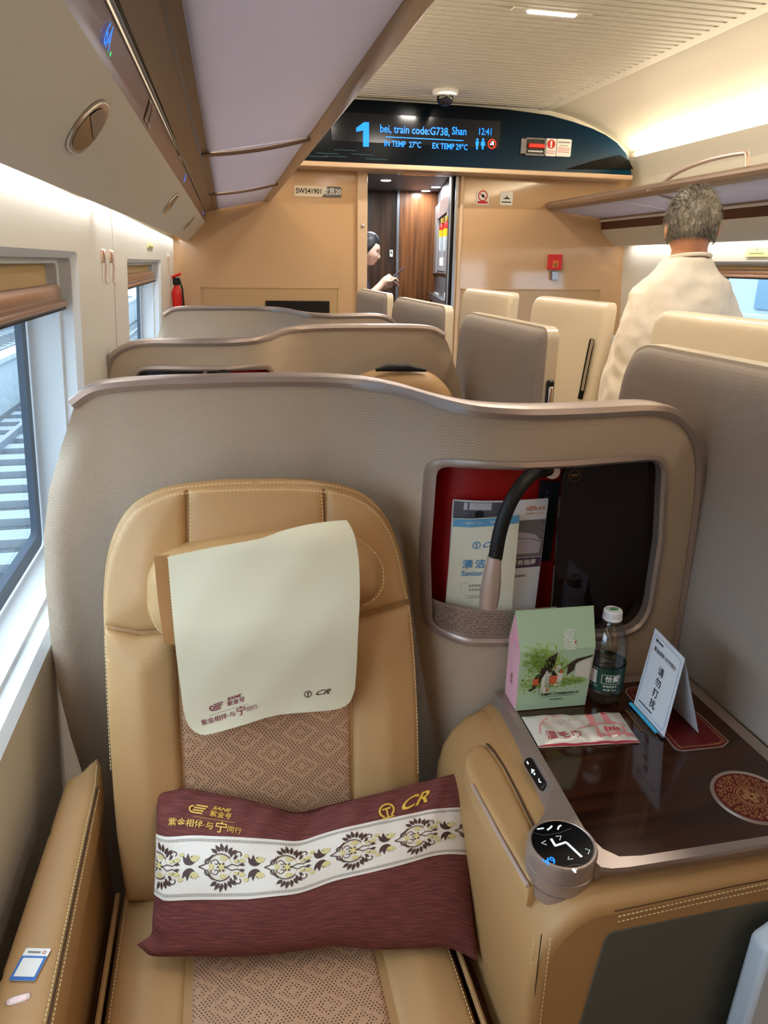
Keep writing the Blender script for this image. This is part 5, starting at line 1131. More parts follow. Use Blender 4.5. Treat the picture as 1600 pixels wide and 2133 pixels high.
for i in range(36): a = 2*math.pi*i/36; g.box(bc+Vector((.0140*math.cos(a)-.0004, .0140*math.sin(a)-.0004, .160*k)), bc+Vector((.0140*math.cos(a)+.0004, .0140*math.sin(a)+.0004, .170*k)))
g.build('cap_ribs', mat('white_cap', (230, 232, 234), .4), bt_)
q = Draw(); q.tri([(-.009, -.0015), (-.004, -.0045), (.004, -.0045), (.009, -.0015), (.003, .001), (-.003, .001)], [tuple(range(6))]); q.build('cap_green_mark', mat('cap_green', (40, 140, 60), .5), bt_, lambda x, y: bc+Vector((x, y, .1735*k)))
q = Draw(); q.text("C'estbon", 0, .004, .0055, bold=.02); q.build('cap_lettering', INK, bt_, lambda x, y: bc+Vector((x, y, .1735*k)))
LBL = mat('dark_green_label', (18, 62, 48), .35)
MB().loft([[bc+Vector((.0303*math.cos(a), .0303*math.sin(a), z*k)) for a in [2*math.pi*i/48 for i in range(48)]] for z in (.029, .030, .0740, .0750)], caps=False).build('label', LBL, bt_)
va = math.atan2(-bc.y, -bc.x)  # direction toward the viewer
def cyl(a_off, zc, R=.0306):
    return lambda x, y: bc+Vector((R*math.cos(va+a_off+x/R), R*math.sin(va+a_off+x/R), zc*k+y))
q = Draw(); o_ = rpoly([Vector((-.013, -.0075)), Vector((.016, -.0075)), Vector((.016, .0075)), Vector((-.013, .0075))], .001); q.stroke([(p.x, p.y) for p in resamp(o_, .002)+[o_[0]]], .0008); q.text('怡寶', .0035, 0, .0115, bold=.02, shear=.1); q.build('label_title', WHITEINK, bt_, cyl(.30, .0545))
q = Draw(); q.text('饮用纯净水', 0, 0, .0046, bold=.01); q.text('净含量: 350ml', 0, -.0062, .0036, bold=.01); q.build('label_small_text', WHITEINK, bt_, cyl(.34, .0405))
q = Draw(); q.grid(-.007, -.0115, .007, .0115, 6, 2); q.build('barcode_field', WHITEINK, bt_, cyl(-.62, .056))
q = Draw(); [q.rect(-.006, -.0108+i*.00115, .006, -.0108+i*.00115+(.0005 if i % 3 else .0008)) for i in range(19)]; q.build('barcode_bars', INK, bt_, cyl(-.62, .056, .0308))
q = Draw(); q.text('2 ▲ ♻ ⌂', 0, .001, .0035); q.build('label_marks', WHITEINK, bt_, cyl(-.62, .0715)); q = Draw(); q.text('饮用水 ⌀ ZC', 0, 0, .0035, bold=.01); q.build('label_marks', WHITEINK, bt_, cyl(-.62, .0385))
# --- wet wipe sachet
WC = [PZ(1124, 1554, TZ+.004), PZ(1333, 1543, TZ+.004), PZ(1291, 1482, TZ+.004), PZ(1087, 1490, TZ+.004)]
ww = thing('wet_wipe_sachet', 'silver-white wet towel sachet with red bridge drawing, in front of the gift box', 'sachet', tuple((WC[0]+WC[2])/2-Vector((0, 0, .004))))
WW_, WH_ = (WC[1]-WC[0]).length, (WC[3]-WC[0]).length
def wz(x, y):
    ex = max(0, min(1, min(x, 1-x)/.14)); ey = max(0, min(1, min(y, 1-y)/.22)); n_ = math.sin(x*31+y*9)*.0005+math.sin(x*13-y*17)*.0006
    return (.0085*(1-(1-ex)**2)*(1-(1-ey)**2)+n_*(ex+.2)) + (.0006*math.sin(x*260) if ex < .35 else 0)
def wmap(off=0.):
    return lambda x, y: bil(WC, x, y+ .018*math.sin(x*9)*y)+Vector((0, 0, wz(x, y)-.0030+off))
g = MB(); nx_, ny_ = 90, 30; vs = [wmap(0)(i/nx_, j/ny_) for j in range(ny_+1) for i in range(nx_+1)]
bs = [bil(WC, i/nx_, j/ny_+.018*math.sin(i/nx_*9)*j/ny_)-Vector((0, 0, .0034)) for j in range(ny_+1) for i in range(nx_+1)]
fs = [(j*(nx_+1)+i, j*(nx_+1)+i+1, (j+1)*(nx_+1)+i+1, (j+1)*(nx_+1)+i) for j in range(ny_) for i in range(nx_)]; N0 = len(vs)
rim = [i for i in range(nx_+1)]+[j*(nx_+1)+nx_ for j in range(1, ny_+1)]+[ny_*(nx_+1)+i for i in range(nx_-1, -1, -1)]+[j*(nx_+1) for j in range(ny_-1, 0, -1)]
g.add(vs+bs, fs+[tuple(reversed([q_+N0 for q_ in f])) for f in fs]+[(b, a, a+N0, b+N0) for a, b in zip(rim, rim[1:]+rim[:1])])
g.build('foil_pouch', mat('pearl_foil', (226, 220, 210), .34, .25), ww, ang=70)
PRD = mat('print_crimson', (176, 52, 70), .6); PRP = mat('print_pink', (222, 140, 140), .6)
def wdraw(q, nm, m, off=.0007): return q.build(nm, m, ww, wmap(off))
q = Draw(); q.grid(.0, .0, 1, .035, 40, 1); wdraw(q, 'red_bottom_edge', PRD, .0008)
q = Draw()
def wtext(t, x, y, s, **k):
    d = Draw(); d.text(t, 0, 0, s, **k); q.tri([(x+a/WW_, y+b/WH_) for a, b in d.v], d.f)
wtext('湿毛巾', .28, .21, .0165, bold=.012, space=1.25); wdraw(q, 'red_title', PRD)
q = Draw(); wtext('紫金号', .86, .9, .005, bold=.01); q.stroke([(.78, .955), (.86, .97)], .012); wdraw(q, 'small_heading', INK)
q = Draw()
for x0 in (.60, .76): q.grid(x0, .52, x0+.065, .80, 2, 4); q.grid(x0-.02, .49, x0+.1, .53, 3, 1); q.tri([(x0+.005, .80), (x0+.06, .80), (x0+.02, .90), (x0+.01, .88)], [(0, 1, 2, 3)])
q.stroke([(.45+.5*i/16, .40+.09*math.sin(i/16*2.4)) for i in range(17)], .03); [q.grid(.62+i*.09, .10, .625+i*.09+.02, .42, 1, 4) for i in range(4)]; q.grid(.60, .14, .98, .20, 12, 1); q.grid(.70, .26, .86, .38, 6, 2); wdraw(q, 'pink_bridge', PRP)
q = Draw(); [q.grid(.715+i*.04, .27, .73+i*.04, .37, 1, 2) for i in range(4)]; [q.tri([(x0, .78), (x0+.05, .80), (x0+.016, .90)], [(0, 1, 2)]) for x0 in (.605, .765)]; wdraw(q, 'crimson_windows', PRD, .001)
q = Draw(); r_ = random.Random(3)
q.stroke([(.06, .3), (.10, .55), (.18, .72), (.30, .80), (.40, .82)], .012); q.stroke([(.14, .66), (.2, .58), (.26, .55)], .008)
for i in range(26): a, b = r_.uniform(.08, .42), r_.uniform(.5, .86); q.circle(a, b, .006, 6, .018)
wdraw(q, 'blossom_branch', PRP, .0008)
# --- tent card
C0, C1, C2 = PZ(1320, 1467, TZ+.002), PZ(1383, 1537, TZ+.002), PZ(1456, 1527, TZ+.002)
rg1 = PY(1427, 1372, C1.y); rg0 = PY(1365, 1308, C0.y); C3 = C0+(C2-C1)
tc_ = thing('tent_card', 'white folded do not disturb card standing on the dark red inlay', 'sign', tuple((C0+C2)/2))
def card(nm, pts, m, th=.0006, par=tc_): nn = (pts[1]-pts[0]).cross(pts[2]-pts[0]).normalized(); return MB().extrude(pts, -nn*th).build(nm, m, par, smooth=False), nn
CQ = (C0, C1, rg1, rg0)
def leaf_(nm, c4, m):
    n_ = (c4[1]-c4[0]).cross(c4[3]-c4[0]).normalized(); g = MB(); A1 = [[bil(c4, i/10, j/10)-n_*d for i in range(11)] for d in (0, .0006) for j in range(11)]
    g.loft(A1[:11], closed=False); g.loft(A1[11:], closed=False); return g.build(nm, m, tc_, smooth=False), n_
fo, cn = leaf_('front_leaf', CQ, PAPER); leaf_('rear_leaf', (C2, C3, rg0, rg1), PAPER)
if cn.x > 0: cn = -cn
cW = (C1-C0).length; cH = ((rg0+rg1)/2-(C0+C1)/2).length
cmap = lambda x, y: bil(CQ, .5+x/cW, y/cH)+cn*.0008
q = Draw(); bo = rpoly([Vector((-cW*.44, cH*.06)), Vector((cW*.44, cH*.06)), Vector((cW*.44, cH*.95)), Vector((-cW*.44, cH*.95))], .006); q.stroke([(p.x, p.y) for p in bo+[bo[0]]], .0005); q.build('border_line', BLUEINK, fo, cmap)
q = Draw(); q.text('紫金相伴·与宁同行', 0, cH*.80, .0075, bold=.01); q.text('请勿打扰', .0, cH*.62, .0155, vertical=1.18, bold=.005); swoosh(q, -cW*.34, cH*.90, .0035); dashes(q, -cW*.28, -cW*.12, cH*.90, .0025, 4); dashes(q, -cW*.38, cW*.05, cH*.11, .002, 10); q.build('black_lettering', INK, fo, cmap)
d_ = (C1-C0).normalized(); nxx = Vector((-1, 0, 0))
MB().extrude([C0-d_*.002+nxx*.003, C1-d_*.012+nxx*.003, C1-d_*.012+nxx*.007, C0-d_*.002+nxx*.007], (0, 0, .003)).build('cyan_stripe', CYANEDGE, tc_, smooth=False)
MB().extrude([C0-d_*.002+nxx*.0002, C1+nxx*.0002, C1+nxx*.003, C0-d_*.002+nxx*.003], (0, 0, .0015)).build('grey_base_fold', mat('grey_fold', (96, 98, 106), .5), tc_, smooth=False)

# ================================================================ papers in the niche
def nicheQ(px4, off):
    c = [Vector((*on_plan(x, y, off), 0)) for x, y in px4]
    W_ = (c[1]-c[0]).length; H_ = (c[3]-c[0]).length
    def fn(x, y, k=0.): p = bil(c, x/W_, y/H_); return Vector((p.x, plan(p.x)+off+k, p.y))
    return W_, H_, fn
W_, H_, bf = nicheQ(((928, 1290), (1112, 1290), (1143, 1038), (944, 1040)), .050)
br_ = thing('service_brochure', 'white and purple service guide with train picture, standing in the red niche', 'brochure', tuple(bf(W_/2, 0)))
R4 = lambda a, b, c, d: [Vector((a, b)), Vector((c, b)), Vector((c, d)), Vector((a, d))]
sheet('cover', rpoly(R4(0, 0, W_, H_), .003), PAPER, br_, bf, sp=.03, thick=.002)
def B2(d, nm, m, off): return d.build(nm, m, br_, lambda x, y: bf(x, y, -off))
q = Draw(); q.grid(.001, H_*.54, W_-.001, H_*.84, 6, 4); B2(q, 'photo_grey', mat('photo_grey', (120, 118, 124), .5), .0006)
q = Draw(); q.grid(.001, H_*.84, W_*.55, H_*.99, 4, 2); B2(q, 'photo_cabin', mat('photo_cabin', (90, 88, 96), .5), .0006)
q = Draw(); [q.stroke([(W_*.5, H_*(.86+.02*i)), (W_*.98, H_*(.62+.05*i))], .0006) for i in range(4)]; q.grid(W_*.10, H_*.93, W_*.38, H_*.985, 3, 1); B2(q, 'photo_lines', mat('photo_light', (190, 190, 198), .5), .0008)
q = Draw(); q.poly([(W_*.6, H_*.57), (W_*.96, H_*.57), (W_*.97, H_*.66), (W_*.9, H_*.72), (W_*.75, H_*.745), (W_*.6, H_*.75)]); B2(q, 'photo_train', mat('photo_train', (186, 182, 196), .5), .001)
q = Draw(); q.stroke([(W_*.62, H_*.70), (W_*.85, H_*.69), (W_*.96, H_*.66)], .0008); q.circle(W_*.26, H_*.895, .007, 14); q.poly([(W_*.12, H_*.81), (W_*.2, H_*.87), (W_*.33, H_*.87), (W_*.42, H_*.81)]); B2(q, 'photo_dark', INK, .0012)
q = Draw(); q.grid(W_*.3, H_*.455, W_-.001, H_*.535, 5, 1); B2(q, 'purple_band', mat('plum_band', (86, 62, 92), .5), .0008)
q = Draw(); q.text('车厢服务指南', W_*.72, H_*.495, .0105, bold=.02); B2(q, 'band_title', WHITEINK, .0011)
q = Draw(); q.text('"紫金号"动车组列车。', W_*.72, H_*.385, .0045, bold=.01); B2(q, 'caption', INK, .0006)
q = Draw(); swoosh(q, W_*.80, H_*.93, .006); q.text('紫金号', W_*.91, H_*.925, .0065, bold=.01); q.text('紫金相伴 与宁同行', W_*.86, H_*.89, .0035); B2(q, 'orange_logo', mat('orange_logo', (206, 128, 60), .5), .0008)
W2_, H2_, bf2 = nicheQ(((926, 1290), (1064, 1292), (1083, 1072), (944, 1080)), .036)
sb = thing('sanitary_bag', 'cream paper sanitary bag with blue printing, in front of the brochure', 'paper bag', tuple(bf2(W2_/2, 0)))
sheet('bag', R4(0, 0, W2_, H2_), mat('cream_paper', (226, 224, 204), .75), sb, bf2, sp=.03, thick=.003)
def B3(d, nm, m, off=.0006): return d.build(nm, m, sb, lambda x, y: bf2(x, y, -off))
q = Draw(); q.grid(.0005, H2_*.925, W2_-.0005, H2_-.0005, 4, 1); B3(q, 'blue_header', mat('blue_header', (92, 156, 196), .6))
q = Draw(); q.text('▾ 温馨提示 Care', W2_*.28, H2_*.962, .0042); q.text('旅途愉快', W2_*.62, H2_*.962, .0042); B3(q, 'header_text', WHITEINK, .0009)
q = Draw(); rail_emblem(q, W2_*.36, H2_*.755, .0058, .0013); q.text('CR', W2_*.55, H2_*.752, .013, shear=.5, bold=.02, sx=1.1); q.text('清', W2_*.25, H2_*.57, .0165, bold=.02); q.text('洁', W2_*.44, H2_*.57, .0165, bold=.02); q.text('袋', W2_*.63, H2_*.57, .0165, bold=.02); q.text('Sanitary Bag', W2_*.46, H2_*.485, .0125, bold=.012); B3(q, 'blue_lettering', BLUEINK)
q = Draw(); q.stroke([(W2_*.18, H2_*.39), (W2_*.82, H2_*.39), (W2_*.82, H2_*.30), (W2_*.18, H2_*.30), (W2_*.18, H2_*.39)], .0004); q.text('此袋供盛装呕吐物、', W2_*.5, H2_*.365, .0048); q.text('为您便用后放置妥善', W2_*.5, H2_*.325, .0048); q.text('This sanitary bag should be used for vomit', W2_*.5, H2_*.27, .0031); q.text('and garbage. Please fill in and seal it', W2_*.5, H2_*.25, .0031); B3(q, 'small_print', GREYINK)

# ================================================================ head cloth
def kv(py_):
    t = (py_-1090)/(1530-1090); t = max(0, min(1, t))
    if t < .12: return .094+.022*math.sin(t/.12*math.pi/2)
    if t < .45: return .116
    return .116-.052*(.5-.5*math.cos(math.pi*(t-.45)/.55))
def vy(v): # inverse map seat-plane v -> pixel row, tabulated at the middle of the cloth
    return np.interp(-v, _vt, _yt)
_yt = np.linspace(1070, 1545, 60); _vt = np.array([-sp_(550, y, kv(y)).y for y in _yt])
cl_px = px_spl([(349, 1160), (395, 1150), (450, 1139), (540, 1122), (585, 1106), (640, 1092), (690, 1085), (722, 1083)], 6)+px_spl([(722, 1083), (738, 1115), (747, 1160), (750, 1230), (748, 1300), (745, 1380), (741, 1437)], 6)[1:]+px_spl([(741, 1437), (728, 1466), (700, 1479), (640, 1485), (570, 1492), (510, 1508), (450, 1526)], 6)[1:]+px_spl([(450, 1526), (422, 1532), (398, 1518), (385, 1490), (376, 1430), (366, 1350), (356, 1250), (349, 1160)], 6)[1:-1]
cl = [sp_(x, y, kv(y)) for x, y in cl_px]
zz = []; rs_ = resamp(cl, .0023); cen = Vector((sum(p.x for p in rs_)/len(rs_), sum(p.y for p in rs_)/len(rs_)))
for i, p in enumerate(rs_): t_ = (rs_[(i+1) % len(rs_)]-rs_[i-1]).normalized(); zz.append(p+Vector((t_.y, -t_.x))*(.0007 if i % 2 else -.0003))
def clk(u, v): y = vy(v); w_ = .0025*math.sin(u*34+v*12)*max(0, (y-1330)/200)+.0005*math.sin(u*60-v*50)+.0009*math.sin(u*23+1); return kv(y)+w_
ac = thing('head_cloth', 'cream head cloth with plum and brown printed logos draped over the near headrest', 'head cloth', tuple(spw(0.02, .40, .06)))
sheet('cloth', zz, CLOTH, ac, lambda u, v, k: spw(u, v, clk(u, v)-k), sp=.010, thick=.0014)
sheet('brown_backing_strip', [sp_(x, y, .105) for x, y in ((322, 1158), (352, 1154), (362, 1250), (376, 1342), (343, 1340), (330, 1250))], mat('brown_strap', (164, 116, 66), .7), ac, lambda u, v, k: spw(u, v, clk(u, v)-.004-k), sp=.012, thick=.002)
st0, st1 = sp_(438, 1506, .07), sp_(523, 1464, .07)
def clmap(px, py):
    o = sp_(px, py, kv(py)); return o
def cdraw(d, nm, m, o, ang):
    ca, sa = math.cos(ang), math.sin(ang); return d.build(nm, m, ac, lambda x, y: (lambda u, v: spw(u, v, clk(u, v)+.0012))(o.x+x*ca-y*sa, o.y+x*sa+y*ca))
q = Draw(); swoosh(q, -.012, .006, .0085); q.text('SANE', .018, .0135, .0065, shear=.4, bold=.03, sx=1.3); q.text('紫金号', .018, .0055, .0088, shear=.25, bold=.01); q.stroke([(-.024, -.004), (.034, -.004)], .0004); q.text('紫金相伴·与', -.013, -.013, .0098, bold=.006, shear=.1); q.text('宁', .021, -.0125, .0155, bold=.004, shear=.1); q.text('同行', .037, -.0125, .0085, shear=.1)
cdraw(q, 'plum_logo', REDTHREAD, clmap(468, 1474), .22)
q = Draw(); rail_emblem(q, -.016, 0, .0052, .0011); q.text('CR', .007, 0, .0115, shear=.6, bold=.02, sx=1.45); cdraw(q, 'brown_logo', BRNPRINT, clmap(664, 1444), .03)

# ================================================================ pillow
BLp, BRp, TMp = PZ(300, 1975, .497), PZ(990, 1993, .468), PY(640, 1690, .868)
pn = (BRp-BLp).cross(TMp-BLp).normalized()
if pn.y > 0: pn = -pn
def pe(px, py): return PP(px, py, BLp, pn)
tp = px_spl([(322, 1632), (340, 1640), (400, 1644), (450, 1653), (511, 1664), (570, 1680), (608, 1691), (636, 1690), (680, 1678), (766, 1658), (830, 1642), (881, 1628), (930, 1616), (955, 1609), (969, 1603)], 6)
bt2 = px_spl([(285, 1968), (300, 1980), (320, 1992), (396, 1992), (450, 1993), (511, 1992), (580, 1986), (641, 1978), (696, 1971), (789, 1978), (860, 1976), (923, 1973), (960, 1984), (985, 1998), (996, 2000)], 6)
lf = px_spl([(322, 1632), (326, 1660), (326, 1719), (325, 1780), (322, 1857), (318, 1910), (315, 1945), (300, 1958), (285, 1968)], 6); rt = px_spl([(969, 1603), (973, 1640), (976, 1719), (979, 1790), (982, 1857), (988, 1930), (994, 1975), (996, 2000)], 6)
def curve(px): P = [pe(*p) for p in px]; L = [0]; [L.append(L[-1]+(b-a).length) for a, b in zip(P, P[1:])]; L = np.array(L)/L[-1]; A = np.array([tuple(p) for p in P]); return lambda t: Vector([float(np.interp(t, L, A[:, i])) for i in range(3)])
ct, cb_, cl_, cr_ = curve(tp), curve(bt2), curve(lf), curve(rt)
c00, c10, c01, c11 = ct(0), ct(1), cb_(0), cb_(1)
def PS(u, v, off=0., back=False):
    p = ct(u)*(1-v)+cb_(u)*v+cl_(v)*(1-u)+cr_(v)*u-(c00*(1-u)*(1-v)+c10*u*(1-v)+c01*(1-u)*v+c11*u*v)
    e = (math.sin(math.pi*min(1, max(0, u)))**.42)*(math.sin(math.pi*min(1, max(0, v)))**.55)
    h = .052*e
    if not back:
        h -= .016*math.exp(-((u-.50)/.09)**2-((v-.10)/.26)**2)
        w_ = (max(0, 1-v*2.6))**1.2; h += .0025*w_*math.sin(u*70+v*16)+.0016*math.sin(u*21+v*10)*e
        h += .0012*math.sin(v*40+u*7)*math.exp(-((u-.03)/.06)**2)
    return p+pn*((h if not back else -h*.55)+off)
pw = thing('throw_pillow', 'maroon chenille pillow with white floral satin band resting on the near seat', 'pillow', tuple(PS(.5, 1)))
def grid(fn, nu, nv): return [fn(i/nu, j/nv) for j in range(nv+1) for i in range(nu+1)], [(j*(nu+1)+i, (j+1)*(nu+1)+i, (j+1)*(nu+1)+i+1, j*(nu+1)+i+1) for j in range(nv) for i in range(nu)]
nu, nv = 120, 56
vA, fA = grid(lambda u, v: PS(u, v), nu, nv); vB, fB = grid(lambda u, v: PS(u, v, 0, True), nu, nv); uvA = [(i/nu*.46, j/nv*.24) for j in range(nv+1) for i in range(nu+1)]
mk('cover', vA+vB, fA+[tuple(reversed([i+len(vA) for i in f])) for f in fB], MAROON, pw, True, uvA*2, ang=80)
vt_ = lambda u: float(np.interp(u, [0, .15, .3, .5, .7, .85, 1], [.320, .295, .27, .215, .195, .20, .215]))
vb_ = lambda u: float(np.interp(u, [0, .15, .3, .5, .7, .85, 1], [.675, .66, .64, .575, .515, .485, .475]))
def PB(u, s, off=.0): return PS(u, vt_(u)*(1-s)+vb_(u)*s, off)
vC, fC = grid(lambda u, s: PB(.003+.994*u, s, .0014), 120, 18); bd = mk('satin_band', vC, fC, SATIN, pw, True, [(i/120*.46, j/18*.08) for j in range(19) for i in range(121)], ang=80)
LB, WB_ = .46, .082
bm_ = lambda off: (lambda x, y: PB(min(1, max(0, x/LB)), .5-y/WB_, .0014+off))
q = Draw(); [q.stroke([(LB*(.004+.992*i/120), s*WB_*.41) for i in range(121)], .0005) for s in (-1, 1)]; [q.stroke([(LB*(.004+.992*i/120), s*WB_*.445) for i in range(121)], .0005) for s in (-1, 1)]
for i in range(150):
    for s in (-1, 1): q.rect(LB*(.005+.99*i/150), s*WB_*.428-.0007, LB*(.005+.99*i/150)+.0013, s*WB_*.428+.0007)
q.build('border_cord', mat('grey_brown_cord', (128, 116, 104), .6), bd, bm_(.0004))
qb, qg = Draw(), Draw(); PER = LB/5.05
def spiral(d, x, y, r0, r1, a0, a1, w_): d.arc(x, y, r0, a0, a1, w_, 20, r1)
for i in range(-0, 6):
    x = .008+i*PER; S = .026
    for sg in (1, -1):
        for j, an in enumerate((150, 128, 106, 84, 62, 40)): qb.leaf(x-.004+.0042*j*.9, sg*(.0185+.0018*math.sin(j)), sg*an, .0125-.0008*abs(j-2), .0056)
        qb.arc(x, 0, .0175, sg*40, sg*165, .0015, 16); qg.arc(x, 0, .0158, sg*20, sg*175, .0006, 16)
        spiral(qb, x+.026, sg*.0165, .0062, .0015, sg*200, sg*(-60), .0015)
        for j in range(4): qb.leaf(x+.014+.004*j, sg*(.013-.003*j), sg*(70-25*j), .0088, .0042)
        spiral(qb, x-.018, sg*.006, .0058, .0012, sg*(-20), sg*330, .0013); spiral(qb, x-.006, sg*.0055, .0050, .0010, sg*160, sg*(-160), .0012)
        qb.stroke([(x-.030, 0), (x-.022, sg*.003), (x-.016, sg*.011), (x-.010, sg*.016)], .0016)
        qb.stroke([(x+.008, 0), (x+.016, sg*.004), (x+.024, sg*.002), (x+.032, sg*.006)], .0014)
        for fx, fy, s_ in ((.004, .0105, .0046), (.030, .0085, .0042), (-.012, .0015, .003), (.022, .0075, .003), (.036, .0155, .0035)):
            for an in (90, 40, 140, 65, 115): qg.leaf(x+fx, sg*(fy-.002), sg*an, s_*1.6, s_*.8)
        for an in (60, 90, 120, 30): qb.leaf(x+.0455, sg*.002, sg*an, .0165-.0012*abs(an-75)/30, .0060)
        for an in (80, 110, 50, 140): qg.leaf(x+.0555, sg*.0065, sg*an, .0098, .0044)
        qg.arc(x+.054, sg*.0095, .003, 0, 360, .0008, 10)
    for an in range(0, 360, 60): qb.leaf(x+.002, 0, an, .0075, .0036); 
    for an in range(30, 390, 60): qg.leaf(x+.002, 0, an, .0066, .0030)
def clipx(d):
    keep = [f for f in d.f if all(0.002 < d.v[i][0] < LB-.002 and abs(d.v[i][1]) < WB_*.40 for i in f)]; d.f = keep; return d
clipx(qb).build('brown_embroidery', DKTHREAD, bd, bm_(.0006)); clipx(qg).build('gold_embroidery', PALEGOLD, bd, bm_(.0009))
def pdraw(d, nm, u0, v0, ang, m=GOLD):
    ca, sa = math.cos(ang), math.sin(ang); return d.build(nm, m, pw, lambda x, y: PS(u0+(x*ca-y*sa)/LB, v0-(x*sa+y*ca)/.245, .0018))
q = Draw(); swoosh(q, -.012, .009, .0110); q.text('SANE', .024, .0165, .0075, shear=.4, bold=.03, sx=1.35); q.text('紫金号', .023, .0065, .0105, shear=.2, bold=.01); q.stroke([(-.016, -.002), (.044, -.002)], .0005); q.text('紫金相伴·与', -.018, -.0135, .0125, bold=.012, shear=.1); q.text('宁', .025, -.0135, .019, bold=.01, shear=.1); q.text('同行', .044, -.014, .0105, shear=.1, bold=.006)
pdraw(q, 'gold_logo', .160, .175, -.03)
q = Draw(); q.arc(-.030, .0015, .0105, -62, 242, .0030, 24); q.stroke([(-.0365, .0045), (-.0235, .0045)], .003); q.stroke([(-.030, .004), (-.030, -.009)], .0028); q.stroke([(-.039, -.0105), (-.021, -.0105)], .0026)
q.text('CR', .014, 0, .025, shear=.65, bold=.02, sx=1.35); pdraw(q, 'gold_railway_emblem', .79, .13, .14)

# pale panel just entering the lower right corner
a_, b_, c_ = PY(1600, 1985, .50), PY(1556, 2133, .50), PY(1500, 2320, .50)
fp_ = thing('footwell_panel', 'pale blue-white panel edge at the lower right corner beside the console', 'panel', (.62, .50, 0))
MB().extrude([(c_.x, .50, c_.z), (b_.x, .50, b_.z), (a_.x, .50, a_.z), (a_.x+.03, .50, a_.z+.02), (.70, .50, a_.z+.02), (.70, .50, 0), (c_.x-.02, .50, 0)], (0, .03, 0)).build('panel', mat('pale_blue_panel', (196, 208, 220), .5), fp_, bevel=.006)
# ================================================================ people
def remesh(o, vox, it=4):
    r = o.modifiers.new('remesh', 'REMESH'); r.mode = 'VOXEL'; r.voxel_size = vox; r.use_smooth_shade = True
    s = o.modifiers.new('smooth', 'SMOOTH'); s.factor = .6; s.iterations = it; return o
def ell(c, rx, ry, rz, n=20, m=12, rot=None):
    vs = []; fs = []; c = Vector(c); R = rot or Matrix.Identity(3)
    for j in range(m+1):
        t = math.pi*j/m
        for i in range(n): p = 2*math.pi*i/n; vs.append(c+R @ Vector((rx*math.sin(t)*math.cos(p), ry*math.sin(t)*math.sin(p), rz*math.cos(t))))
    for j in range(m):
        for i in range(n): fs.append((j*n+i, j*n+(i+1) % n, (j+1)*n+(i+1) % n, (j+1)*n+i))
    return vs, fs
def rings_body(sections, n=28, pw=.85):
    out = []
    for (cx, cy, z, rx, ry) in sections:
        out.append([Vector((cx+rx*math.copysign(abs(math.cos(a))**pw, math.cos(a)), cy+ry*math.copysign(abs(math.sin(a))**pw, math.sin(a)), z)) for a in [2*math.pi*i/n for i in range(n)]])
    return out
def head_mesh(mb, c, s, R, female=False):
    """skull with jaw, nose, brow, eye sockets and lips; +y local is the face"""
    n, m = 56, 44; vs = []; fs = []
    for j in range(m+1):
        t = math.pi*j/m
        for i in range(n):
            p = 2*math.pi*i/n; x, y, z = math.sin(t)*math.cos(p), math.sin(t)*math.sin(p), math.cos(t)
            X, Y, Z = x*.076, y*.094, z*.112
            if z < 0: k = -z; X *= 1-.30*k**1.3; Y = Y*(1-.06*k)+(.034 if y > 0 else .006)*k
            if y > 0:
                g = lambda cx, cz, sx, sz: math.exp(-((X-cx)/sx)**2-((Z-cz)/sz)**2)
                Y += .022*g(0, -.022, .010, .014)+.010*g(0, .0, .007, .02)+.005*g(0, .028, .045, .010)-.010*g(.03, .008, .014, .010)-.010*g(-.03, .008, .014, .010)+.006*g(0, -.052, .020, .006)+.005*g(0, -.062, .018, .006)-.003*g(0, -.057, .02, .002)+.008*g(0, -.088, .02, .014)+.004*g(.04, -.02, .02, .02)+.004*g(-.04, -.02, .02, .02)
            vs.append(c+R @ (Vector((X, Y, Z))*s))
    for j in range(m):
        for i in range(n): fs.append((j*n+i, (j+1)*n+i, (j+1)*n+(i+1) % n, j*n+(i+1) % n))
    mb.add(vs, fs)
    for sd in (-1, 1):
        v, f = ell(c+R @ (Vector((.078*sd, -.006, -.012))*s), .007*s, .017*s, .031*s, 14, 10, R @ Matrix.Rotation(.25*sd, 3, 'Z')); mb.add(v, f)
def hair_mat(nm, a, b):
    def f(nt, bs, tc, c):
        n1 = noise(nt, tc.outputs['Object'], 140, 3, 1, 1, .5); n2 = noise(nt, tc.outputs['Object'], 14, 2)
        g = ((n1*.7+n2*.5-.42)*3.).op('MINIMUM', 1.).op('MAXIMUM', 0.); nt.links.new(mixcol(nt, g, lin(a), lin(b)), bs.inputs['Base Color'])
    return mat(nm, a, .55, tex=f)
GREYHAIR = hair_mat('grey_hair', (62, 54, 46), (150, 142, 128)); DARKHAIR = hair_mat('dark_hair', (10, 10, 12), (34, 32, 36))
